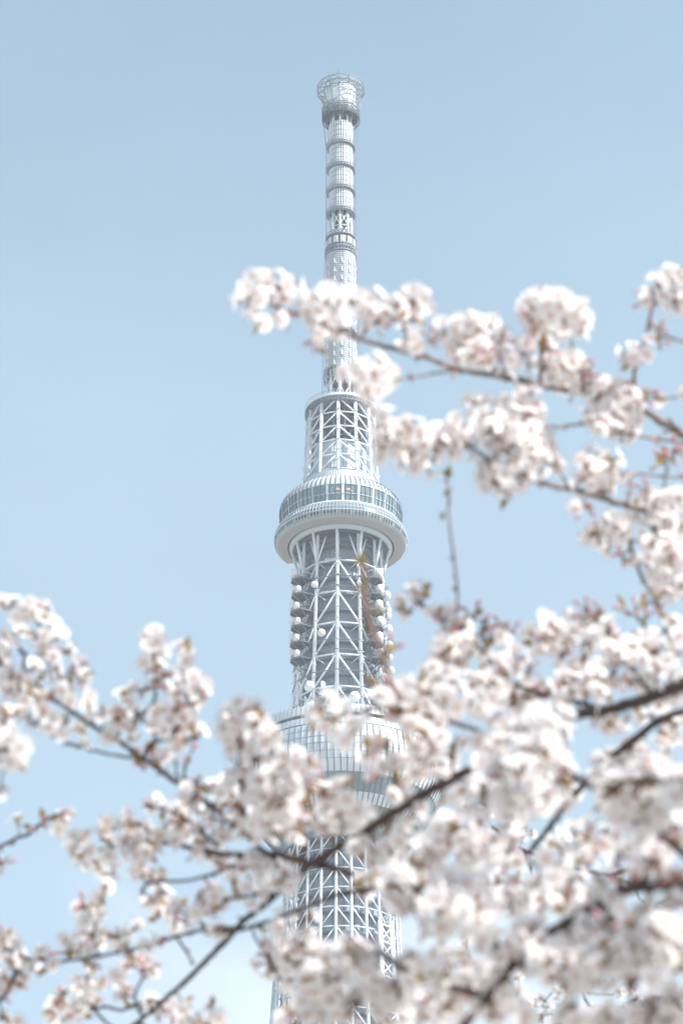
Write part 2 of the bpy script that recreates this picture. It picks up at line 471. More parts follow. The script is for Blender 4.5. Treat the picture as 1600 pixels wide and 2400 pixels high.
# ------------------------------------------------------------------ dish antennas
def dish(th, h, rad, turn=0, r=None, tilt=-6):
    e = empty('dish_antenna', (0, 0, 0), tower)
    c0 = cyl(th, (r or RC(h) + 1.7), h)
    ax = cyl(th + turn, 1, 0); ax.z = math.tan(R(tilt)); ax.normalize()
    q = ax.to_track_quat('Z', 'Y')
    m = MB()
    prof = [(0.0, 0.62 * rad), (rad * .35, 0.48 * rad), (rad * .7, 0.26 * rad), (rad, 0.02 * rad), (rad * 1.02, -0.22 * rad), (rad * .8, -0.3 * rad), (rad * .3, -0.45 * rad), (0, -.46 * rad)]
    m.lathe(prof, 24); m.v = [tuple(c0 + q @ Vector(v)) for v in m.v]
    m.build('dish', RADOME, e, True)
    m = MB()
    b = c0 - ax * 0.45 * rad
    m.bar(b, cyl(th, RC(h) + 0.3, h), 0.16, 5); m.bar(b, cyl(th, RC(h) + 0.3, h - 1.2), 0.11, 5)
    m.build('dish_mount', STEEL, e)
for a in [(-36.5, 386.0, 1.75, 8), (-36.0, 379.4, 1.8, 6), (14.5, 380.9, 1.75, -10), (-19, 385.2, 1.3, 80), (-68, 374.6, 1.8, 12), (-33, 422.6, 1.15, 40),
          (-22.5, 404.2, 1.3, 12), (56, 391.5, 1.2, -40), (21, 428.5, 0.85, 50), (22.5, 422.5, 0.9, 10), (82, 424.5, 1.45, -32), (76, 420.0, 1.15, -10), (86, 419.5, 1.4, -26),
          (86, 417.5, 1.3, -28), (85, 412.5, 1.5, -30), (83, 406.4, 1.4, -34), (80, 401.5, 1.1, -20), (88, 398.0, 1.3, -40), (72, 388.4, 1.2, -20), (84, 384.5, 1.3, -36)]:
    dish(*a)
nb = MB()                                       # tangle of small brackets on the right flank
random.seed(21)
for j in range(60):
    t = random.uniform(72, 100); h = random.uniform(374, 430)
    nb.bar(cyl(t, RC(h) + random.uniform(-0.5, 0.5), h), cyl(t + random.uniform(-5, 5), RC(h) + random.uniform(1.0, 2.4), h + random.uniform(-2, 2)), 0.11, 5)
nb.build('antenna_bracket', STEEL, tower)

# ------------------------------------------------------------------ lower observation deck
deck = empty('observation_deck', (0, 0, 0), tower)
p = MB(); p.lathe([(29.3, 372.3), (29.7, 372.3), (30.2, 369.3), (29.6, 369.2)], 144); p.lathe([(29.3, 372.3), (29.2, 371.4), (12, 371.0)], 144)
p.lathe([(30.3, 368.0), (30.5, 367.9), (30.8, 365.6), (31.0, 365.5)], 144)
p.build('roof_parapet', PANEL, deck)
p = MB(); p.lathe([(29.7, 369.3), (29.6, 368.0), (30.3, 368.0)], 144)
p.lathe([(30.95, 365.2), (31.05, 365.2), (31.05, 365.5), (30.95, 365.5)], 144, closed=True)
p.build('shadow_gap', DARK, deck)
p = MB()
random.seed(4)
for k in range(120):
    t = k * 3; p.bar(cyl(t, 29.75, 372.3), cyl(t, 30.26, 369.3), 0.05, 4); p.bar(cyl(t, 30.55, 367.9), cyl(t, 30.86, 365.6), 0.05, 4)
    p.bar(cyl(t, 29.5, 372.3), cyl(t, 29.5, 373.3), 0.05, 4)
    if random.random() < .5: p.box(cyl(t, 29.9, 368.6), cyl(t + 90, 0.5, 0), cyl(t, 0.15, 0), (0, 0, 0.3))
p.build('parapet_joint', STEEL, deck)
DF = [(31.0, 365.2), (31.6, 362.0), (32.0, 358.0), (31.5, 353.4), (29.6, 349.5)]
DW = [(29.6, 349.5), (26.5, 344.5)]
DM = [(26.5, 344.5), (24.3, 341.5)]
DG = [(24.3, 341.5), (20.5, 336.5)]
DB = [(20.5, 336.5), (18.8, 334.0)]
p = MB(); p.lathe(DF, 144); p.build('upper_cladding', PANEL, deck, True)
p = MB(); p.lathe(DW, 144); p.build('window_band', GLASS, deck, True)
p = MB(); p.lathe(DM, 144); p.build('middle_cladding', PANEL, deck, True)
p = MB(); p.lathe(DG, 144); p.build('lower_cladding', GOLD, deck, True)
p = MB(); p.lathe(DB, 144); p.build('window_band', GLASS, deck, True)
p = MB(); p.lathe([(18.8, 334.0), (18.2, 333.5), (12, 334.0)], 96)
for k in range(48): p.bar(cyl(k * 7.5, 18.3, 333.4), cyl(k * 7.5, 12.5, 333.8), 0.15, 4)
p.build('underside_steelwork', STEEL, deck)
p = MB()
allp = DF + DW[1:] + DM[1:] + DG[1:] + DB[1:]
for k in range(96):
    t = k * 3.75
    for (r0, h0), (r1, h1) in zip(allp[:-1], allp[1:]):
        a, b = cyl(t, r0 + 0.14, h0), cyl(t, r1 + 0.14, h1)
        p.box((a + b) / 2, cyl(t + 90, 0.11, 0), cyl(t, 0.22, 0), (b - a) / 2)
p.build('facade_fin', mat('slate_fin', (0.15, 0.18, 0.22), 0.4), deck)
p = MB()
for h, r in ((363.0, 31.42), (360.6, 31.76), (358.2, 32.02), (355.6, 31.75), (353.2, 31.40), (349.5, 29.65), (344.5, 26.55), (341.5, 24.35), (347.0, 28.1)):
    p.lathe([(r - 0.1, h), (r + 0.06, h), (r + 0.06, h + 0.1), (r - 0.1, h + 0.1)], 144, closed=True)
p.build('panel_seam', STEEL, deck)

# ------------------------------------------------------------------ below the deck: 24 columns down to the ground
TH24 = [((TH0 + 15 * k + 180) % 360) - 180 for k in range(24)]
for t in TH24:
    m = MB()
    m.tube([cyl(t, RC(340), 340), cyl(t, RC(330), 330), cyl(t, RC(0), 0)], [0.42, 0.45, 0.85], 8)
    for h in range(240, 336, 4):
        c0 = cyl(t, RC(h), h); m.tube([c0 + Vector((0, 0, -0.1)), c0 + Vector((0, 0, 0.1))], 0.62, 6)
    m.build('lattice_column', WHITE, tower, True)
lo = MB()
hs = [336.0 - 6.35 * k for k in range(16)]
zig(lo, TH24, hs, 0.24, 0)
hs2 = [hs[-1] - 15 * k for k in range(16)]
zig(lo, TH24, [h for h in hs2 if h > 2], 0.35, 0)
lo.build('lattice_bracing', WHITE, tower, True)
c = MB(); c.lathe([(14.5, 0), (12.2, 338)], 48)
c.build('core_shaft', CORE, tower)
c = MB()
for h in hs:
    c.lathe([(12.3, h - 0.5), (14.6, h - 0.5), (14.6, h - 0.1), (12.3, h - 0.1)], 48, closed=True)
for k in range(24): c.bar(cyl(k * 15 + 4, 13.2, 240), cyl(k * 15 + 4, 12.6, 337), 0.12, 4)
c.build('catwalk', STEEL, tower)
for az in (-75.0, 45.0, 165.0):                 # three battered legs where the round shaft turns triangular
    m = MB()
    top, foot = 307.0, 0.0
    def lp(off, h, d=0.0):
        f = (top - h) / top
        r = 19.0 + 17.0 * f
        v = cyl(az, r + d, h); s_ = cyl(az + 90, off * (2.4 + 4.5 * f), 0)
        return v + Vector((s_.x, s_.y, 0))
    for off in (-1, 1):
        m.tube([lp(off, 307), lp(off, 150), lp(off, 0)], [0.75, 0.95, 1.2], 8)
        m.tube([lp(off * .5, 304, -3.0), lp(off * .5, 150, -3.4), lp(off * .5, 0, -4)], [0.5, 0.6, 0.8], 8)
    h = 306.0
    k = 0
    while h > 8:
        d = 5.5 if h > 240 else 12
        m.bar(lp(-1, h), lp(1, h), 0.3); m.bar(lp(-1, h), lp(1, h - d), 0.26); m.bar(lp(1, h), lp(-1, h - d), 0.26)
        for off in (-1, 1): m.bar(lp(off, h), lp(off * .5, h - d, -3.2), 0.24)
        th2 = az + (1 if k % 2 else -1) * 8
        m.bar(lp(-1 if th2 < az else 1, h), cyl(th2, RC(h), h), 0.22)
        h -= d; k += 1
    m.build('corner_leg', WHITE, tower, True)

# ------------------------------------------------------------------ antenna mast
mast = empty('antenna_mast', (0, 0, 0), tower)
def panel_segment(h0, h1, rows, n=30, r=4.15):
    m = MB(); dh = (h1 - h0) / rows
    for i in range(rows):
        for k in range(n):
            t = 360 / n * (k + .5)
            m.box(cyl(t, r, h0 + dh * (i + .5)), cyl(t + 90, 0.29, 0), cyl(t, 0.16, 0), (0, 0, dh * .44))
    m.build('panel_segment', WHITE, mast)
def walkway(h, r, ri, n=40):
    m = MB()
    m.lathe([(ri, h), (r, h), (r, h + 0.22), (ri, h + 0.22)], 40, closed=True)
    for k in range(n):
        t = 360 / n * k
        m.bar(cyl(t, r - 0.06, h), cyl(t, r - 0.06, h + 1.5), 0.085, 4)
        m.bar(cyl(t, ri, h - 0.14), cyl(t, r, h - 0.05), 0.10, 4)
    for z in (0.75, 1.45): m.lathe([(r - 0.12, h + z), (r + 0.02, h + z), (r + 0.02, h + z + 0.13), (r - 0.12, h + z + 0.13)], 40, closed=True)
    m.build('ring_walkway', RING, mast)
RH = [606.5, 596.6, 586.7, 577.2]
inn = MB(); inn.lathe([(3.75, 577), (3.75, 617)], 30); inn.lathe([(4.6, 508), (4.75, 566)], 30); inn.lathe([(2.0, 496), (2.0, 620)], 12)
inn.build('mast_core', DARK, mast)
tops = [616.6] + [h - 0.35 for h in RH[:-1]]
for t0, h in zip(tops, RH): panel_segment(h + 1.3, t0, 4)
for h in RH: walkway(h, 5.25, 3.8)
m = MB()
for k in range(8):                              # short stubs under the crown and the open bay under the last ring
    t = TH0 + 45 * k
    m.bar(cyl(t, 3.6, 616.2), cyl(t, 3.4, 622), 0.42, 8)
    m.bar(cyl(t, 3.75, 565), cyl(t, 3.6, 577.2), 0.48, 8)
    for a, b in ((565, 571), (571, 577)):
        m.bar(cyl(t, 3.75, a), cyl(t + 45, 3.65, b), 0.22, 6); m.bar(cyl(t + 45, 3.75, a), cyl(t, 3.65, b), 0.22, 6)
    m.bar(cyl(t, 3.7, 571), cyl(t + 45, 3.7, 571), 0.24, 6)
    m.bar(cyl(t, 4.3, 496), cyl(t, 4.4, 511), 0.55, 8)
    for a, b in ((497, 504), (504, 511)):
        m.bar(cyl(t, 4.4, a), cyl(t + 45, 4.4, b), 0.24, 6); m.bar(cyl(t + 45, 4.4, a), cyl(t, 4.4, b), 0.24, 6)
m.build('mast_framework', WHITE, mast, True)
walkway(566.6, 5.3, 3.8)
m = MB()
for k in range(12):                             # square panel antennas under the next ring
    t = TH0 + 30 * k + 13
    for i in (-1, 0, 1):
        for j in (-1, 0, 1):
            m.box(cyl(t + i * 7.3, 4.95, 564.2 + j * 0.92), cyl(t + i * 7.3 + 90, 0.27, 0), cyl(t + i * 7.3, 0.15, 0), (0, 0, 0.41))
m.build('square_antenna_panel', RADOME, mast)
m = MB()
for h, r in ((561.2, 5.4), (559.4, 5.6)):
    m.lathe([(4.0, h), (r, h), (r, h + 0.3), (4.0, h + 0.3)], 36, closed=True)
for k in range(30):
    t = k * 12; m.bar(cyl(t, 5.55, 559.4), cyl(t, 5.4, 562.3), 0.09, 4); m.bar(cyl(t, 5.55, 559.4), cyl(t + 12, 5.4, 562.3), 0.07, 4)
m.lathe([(5.4, 562.2), (5.55, 562.2), (5.55, 562.4), (5.4, 562.4)], 36, closed=True)
m.build('ring_walkway', RING, mast)
def grid_segment(h0, h1, r):
    m = MB(); n = 44
    for k in range(n):
        t = 360 / n * k; m.box(cyl(t, r, (h0 + h1) / 2), cyl(t + 90, 0.10, 0), cyl(t, 0.1, 0), (0, 0, (h1 - h0) / 2))
    h = h0
    while h < h1:
        m.lathe([(r - 0.1, h), (r + 0.13, h), (r + 0.13, h + 0.26), (r - 0.1, h + 0.26)], 44, closed=True); h += 0.86
    m.build('grid_segment', mat('pale_grid_antenna', (0.62, 0.65, 0.69), 0.5), mast)
    m = MB(); h = h0 + 1.2
    while h < h1 - 1:
        for k in range(12):
            t = TH0 + 30 * k + 9
            m.box(cyl(t, r + 0.28, h), cyl(t + 90, 0.24, 0), cyl(t, 0.2, 0), (0, 0, 0.85))
            m.box(cyl(t + 4, r + 0.22, h - 0.8), cyl(t + 94, 0.3, 0), cyl(t + 4, 0.18, 0), (0, 0, 0.2))
        h += 3.7
    m.build('dipole_array', RADOME, mast)
grid_segment(527.6, 559.2, 5.05)
grid_segment(511.5, 525.2, 5.15)
def cage_ring(h0, h1, r):
    m = MB()
    for h, rr in ((h0, r * .94), ((h0 + h1) / 2, r), (h1, r * .97)):
        m.lathe([(rr - 0.16, h), (rr + 0.06, h), (rr + 0.06, h + 0.22), (rr - 0.16, h + 0.22)], 36, closed=True)
    m.lathe([(4.6, h0 + 0.05), (r * .7, h0 + 0.05)], 36)
    for k in range(28):
        t = k * 360 / 28
        m.bar(cyl(t, r * .94, h0), cyl(t, r, (h0 + h1) / 2), 0.09, 4); m.bar(cyl(t, r, (h0 + h1) / 2), cyl(t, r * .97, h1), 0.09, 4)
        m.bar(cyl(t, 4.6, h0), cyl(t, r * .94, h0), 0.11, 4)
    m.build('ring_walkway', RING, mast)
cage_ring(523.6, 528.2, 6.15)
cage_ring(507.2, 511.2, 6.05)
cb = MB()                                       # hoist cables hanging outside the rings
for k in range(12):
    t = TH0 + 30 * k + 12
    cb.tube([cyl(t, 6.7, 619.5), cyl(t, 5.45, 607.5), cyl(t, 5.4, 566), cyl(t, 5.75, 558), cyl(t, 6.35, 527), cyl(t, 6.4, 505), cyl(t, 7.0, 496)], 0.06, 4)
cb.build('hoist_cable', STEEL, mast)
# crown
crown = empty('mast_crown', (0, 0, 0), tower)
NP = 14
m = MB(); m.lathe([(5.3, 633.2), (5.6, 622.2)], NP, TH0, TH0 + 360); m.lathe([(5.3, 633.2), (0.1, 633.4)], NP, TH0, TH0 + 360)
m.build('drum', WHITE, crown)
m = MB()
def ringtruss(m, r0, r1, h0, h1, rad):
    for k in range(NP):
        a = TH0 + 360 / NP * k; b = a + 360 / NP; c_ = (a + b) / 2
        for r, h in ((r0, h0), (r1, h0), (r0, h1), (r1, h1)): m.bar(cyl(a, r, h), cyl(b, r, h), rad, 6)
        m.bar(cyl(a, r0, h0), cyl(a, r1, h0), rad * .8, 5); m.bar(cyl(a, r0, h1), cyl(a, r1, h1), rad * .8, 5)
        m.bar(cyl(a, r1, h0), cyl(a, r1, h1), rad * .8, 5)
        m.bar(cyl(a, r0, h0), cyl(c_, r1 * .99, h0), rad * .7, 5); m.bar(cyl(b, r0, h0), cyl(c_, r1 * .99, h0), rad * .7, 5)
        m.bar(cyl(a, r1, h0), cyl(c_, r1 * .985, h1), rad * .7, 5); m.bar(cyl(b, r1, h0), cyl(c_, r1 * .985, h1), rad * .7, 5)
ringtruss(m, 6.2, 8.6, 631.9, 634.0, 0.17)
for k in range(NP):
    a = TH0 + 360 / NP * k
    m.tube([cyl(a, 8.5, 633), cyl(a, 6.9, 628.5), cyl(a, 5.75, 624.2)], [0.16, 0.13, 0.13], 6)
    m.bar(cyl(a, 7.4, 630), cyl(a + 360 / NP, 7.4, 630), 0.10, 5)
    m.bar(cyl(a, 8.5, 632), cyl(a + 360 / NP, 7.4, 630), 0.09, 5)
m.bar(cyl(TH0, 8.5, 634), cyl(TH0, 8.5, 636.2), 0.09, 5); m.bar(cyl(TH0 - 5, 8.5, 634), cyl(TH0 - 5, 8.5, 635.5), 0.07, 5)
m.build('ring_truss', STEEL, crown)
m = MB()
ringtruss(m, 5.7, 6.85, 622.6, 624.3, 0.13)
m.build('ring_truss', STEEL, crown)
m = MB()
m.lathe([(3.7, 620.7), (6.6, 620.6), (6.6, 621.0), (3.7, 621.0)], NP * 2, TH0, TH0 + 360, closed=True)
ringtruss(m, 4.6, 6.85, 619.0, 622.4, 0.13)
random.seed(3)
for k in range(70):
    t = random.uniform(0, 360); m.bar(cyl(t, random.uniform(4, 6.6), 619.2), cyl(t + random.uniform(-14, 14), random.uniform(4, 6.6), 620.6), 0.10, 4)
m.build('service_floor', DARK, crown)
m = MB()
m.lathe([(8.75, 634.4), (8.75, 632.0), (7.0, 624.0), (6.95, 619.2)], NP, TH0, TH0 + 360)
m.build('netting', NET, crown)
# ------------------------------------------------------------------ cherry trees in front of the camera
def leafy(name, col, trans, rough=0.6, var=0.08):
    m = bpy.data.materials.new(name); m.use_nodes = True
    t = m.node_tree; b = t.nodes['Principled BSDF']; out = t.nodes['Material Output']
    co = N(t, 'ShaderNodeTexCoord'); n = N(t, 'ShaderNodeTexNoise', Scale=60.0, Detail=3.0)
    t.links.new(co.outputs['Object'], n.inputs['Vector'])
    r = N(t, 'ShaderNodeValToRGB')
    r.color_ramp.elements[0].color = tuple(c * (1 - var) for c in col) + (1,)
    r.color_ramp.elements[1].color = tuple(min(1, c * (1 + var * .6)) for c in col) + (1,)
    t.links.new(n.outputs[0], r.inputs[0]); t.links.new(r.outputs[0], b.inputs['Base Color'])
    b.inputs['Roughness'].default_value = rough; b.inputs['Specular IOR Level'].default_value = 0.25
    if trans:
        tr = N(t, 'ShaderNodeBsdfTranslucent'); mx = N(t, 'ShaderNodeMixShader'); mx.inputs[0].default_value = trans
        t.links.new(r.outputs[0], tr.inputs[0]); t.links.new(b.outputs[0], mx.inputs[1]); t.links.new(tr.outputs[0], mx.inputs[2])
        t.links.new(mx.outputs[0], out.inputs[0])
    return m
PETAL = leafy('white_pink_petal', (0.935, 0.915, 0.912), 0.60, var=0.03)
PBASE = leafy('pink_petal_base', (0.91, 0.83, 0.83), 0.58)
STAMEN = leafy('pale_yellow_stamen', (0.78, 0.62, 0.45), 0.3)
CALYX = leafy('russet_calyx', (0.42, 0.26, 0.16), 0.35, var=0.3)
BUD = leafy('pink_bud', (0.72, 0.36, 0.40), 0.25)
LEAF = leafy('bronze_young_leaf', (0.40, 0.26, 0.09), 0.4, var=0.35)
GREEN = leafy('fresh_green_leaf', (0.36, 0.30, 0.14), 0.4, var=0.3)
BARK = mat('dark_cherry_bark', (0.085, 0.062, 0.055), 0.85, var=0.45, scale=38, bump=0.5)
SHOOT = mat('young_shoot_bark', (0.30, 0.21, 0.18), 0.7, var=0.25, scale=60)
GREYBARK = mat('grey_cherry_bark', (0.25, 0.21, 0.19), 0.8, var=0.4, scale=45, bump=0.4)
FMATS = [PETAL, PBASE, STAMEN, CALYX, BUD, LEAF]

def frame(n):
    n = n.normalized(); a = n.orthogonal().normalized(); return n, a, n.cross(a)
def petal(mb, c, n, d, side, Rf, phi, curl):
    rows = ((0.10, 0.09), (0.42, 0.38), (0.76, 0.50), (1.0, 0.26))
    vs = []
    for i, (s, hw) in enumerate(rows):
        ph = phi * (1.25 - 0.5 * s)
        o = c + d * (s * Rf * math.cos(ph)) + n * (s * Rf * math.sin(ph) + curl * s * s * Rf)
        mid = o - n * (0.05 * Rf if i else 0)
        if i == 3: mid = mid - d * (0.10 * Rf)
        vs += [o - side * (hw * Rf) + n * 0.04 * Rf, mid, o + side * (hw * Rf) + n * 0.04 * Rf]
    mb.slot = 1; mb.add(vs[:6], [(0, 1, 4, 3), (1, 2, 5, 4)])
    mb.slot = 0; mb.add(vs[3:], [(0, 1, 4, 3), (1, 2, 5, 4), (3, 4, 7, 6), (4, 5, 8, 7)])
def flower(mb, rnd, c, n, Rf, phi):
    n, a, b = frame(n)
    ph0 = rnd.uniform(0, 6.28)
    for k in range(5):
        t = ph0 + k * 1.2566 + rnd.uniform(-.08, .08)
        d = a * math.cos(t) + b * math.sin(t); s = n.cross(d)
        petal(mb, c, n, d, s, Rf * rnd.uniform(.94, 1.06), phi + rnd.uniform(-.15, .15), rnd.uniform(-.12, .08))
    mb.slot = 2
    for k in range(4):
        t = ph0 + k * 1.57 + 0.4; d = a * math.cos(t) + b * math.sin(t); q = n.cross(d) * 0.05 * Rf
        mb.add([c + q, c - q, c + d * .22 * Rf + n * .55 * Rf], [(0, 1, 2)])
    mb.slot = 3; mb.tube([c + n * .06 * Rf, c - n * .22 * Rf, c - n * .5 * Rf], [.17 * Rf, .15 * Rf, .08 * Rf], 5, False)
def bud(mb, rnd, c, n, s):
    n, a, b = frame(n)
    mb.slot = 4; mb.tube([c - n * .9 * s, c - n * .2 * s, c + n * .6 * s, c + n * 1.1 * s], [.35 * s, .62 * s, .52 * s, .05 * s], 6)
    mb.slot = 3; mb.tube([c - n * 1.9 * s, c - n * .8 * s], [.22 * s, .4 * s], 5)
def leaf(mb, rnd, c, d, L, slot=5):
    d, a, b = frame(d); w = .24 * L
    a = (a * math.cos(rnd.uniform(0, 6)) + b * math.sin(rnd.uniform(0, 6))).normalized(); nn = d.cross(a).normalized()
    vs = [c, c + d * .4 * L - a * w, c + d * .4 * L - nn * .1 * L, c + d * .4 * L + a * w, c + d * L + nn * .12 * L]
    mb.slot = slot; mb.add(vs, [(0, 2, 1), (0, 3, 2), (1, 2, 4), (2, 3, 4)])
def pedicel(mb, p0, p1, rnd):
    m = p0.lerp(p1, .5) + Vector((rnd.uniform(-1, 1), rnd.uniform(-1, 1), rnd.uniform(-1, 1))) * .0015
    mb.slot = 3; mb.tube([p0, m, p1], [.0008, .0007, .0009], 4, False)
def umbel(seed, nfl, nbud, plen, nleaf=2, spread=115, Rf=.0167):
    """one flower cluster: local origin at the spur, local +Z outwards"""
    rnd = random.Random(seed); mb = MB()
    mb.slot = 3
    for k in range(4):
        t = rnd.uniform(0, 6.28); mb.add([Vector((.003 * math.cos(t), .003 * math.sin(t), -.003)), Vector((.003 * math.cos(t + 1.6), .003 * math.sin(t + 1.6), -.002)), Vector((.006 * math.cos(t + .8), .006 * math.sin(t + .8), .008))], [(0, 1, 2)])
    mb.tube([Vector((0, 0, -.006)), Vector((0, 0, .003))], [.0028, .0022], 6)
    dirs, tries = [], 0
    tot = nfl + nbud
    while len(dirs) < tot and tries < 3000:
        tries += 1
        z = rnd.uniform(math.cos(R(spread)), 1); t = rnd.uniform(0, 6.2832); q = math.sqrt(1 - z * z)
        v = Vector((q * math.cos(t), q * math.sin(t), z))
        if all(v.angle(u) > R(165) / math.sqrt(tot) * (1 - tries / 4000) for u in dirs): dirs.append(v)
    for i, v in enumerate(dirs):
        if i < nfl:
            L = plen * rnd.uniform(.8, 1.2); c = v * L
            nn = (v + Vector((rnd.uniform(-1, 1), rnd.uniform(-1, 1), rnd.uniform(-1, 1))) * .33).normalized()
            pedicel(mb, Vector((0, 0, 0)), c - nn * .5 * Rf, rnd)
            flower(mb, rnd, c, nn, Rf * rnd.uniform(.9, 1.08), rnd.choice((.22, .35, .5, .8)))
        else:
            L = plen * rnd.uniform(.55, .95); pedicel(mb, Vector((0, 0, 0)), v * L, rnd); bud(mb, rnd, v * (L + .006), v, .0048)
    for i in range(nleaf):
        v = Vector((rnd.uniform(-1, 1), rnd.uniform(-1, 1), rnd.uniform(-.2, 1))).normalized()
        leaf(mb, rnd, v * .004, v, rnd.uniform(.013, .028))
    return mb
VAR = {'big': [umbel(100 + i, 10 + i % 3, i % 2, .0215, 2) for i in range(9)],
       'mid': [umbel(200 + i, 6 + i % 2, i % 2, .0175, 1, 110) for i in range(7)],
       'small': [umbel(300 + i, 3 + i % 2, (i + 1) % 3 // 2, .0135, 1, 95) for i in range(7)],
       'single': [umbel(400 + i, 1, i % 3, .010, 1, 60) for i in range(5)],
       'buds': [umbel(500 + i, 0, 2 + i % 3, .016, 1, 55) for i in range(4)]}
VMESH = {k: [mb.mesh('blossom_cluster', FMATS, True) for mb in v] for k, v in VAR.items()}
VRAD = {'big': .034, 'mid': .029, 'small': .023, 'single': .017, 'buds': .014}

CP, SP = math.cos(R(PITCH)), math.sin(R(PITCH))
def P(px, py, d):
    """photo pixel (1600 x 2400) and depth along the view to a world point"""
    u, v = (px - 800) / FPX * d, (1200 - py) / FPX * d
    return Vector((u, d * CP - v * SP, CAMZ + d * SP + v * CP))
DS = 1600 / 1568
def smooth(pts, n=5):
    """Catmull-Rom through tuples"""
    out = []
    q = [pts[0]] + list(pts) + [pts[-1]]
    for i in range(1, len(q) - 2):
        for k in range(n):
            t = k / n
            out.append(tuple(.5 * (2 * b + (c - a) * t + (2 * a - 5 * b + 4 * c - d) * t * t + (3 * b - a - 3 * c + d) * t ** 3) for a, b, c, d in zip(q[i - 1], q[i], q[i + 1], q[i + 2])))
    out.append(tuple(pts[-1])); return out

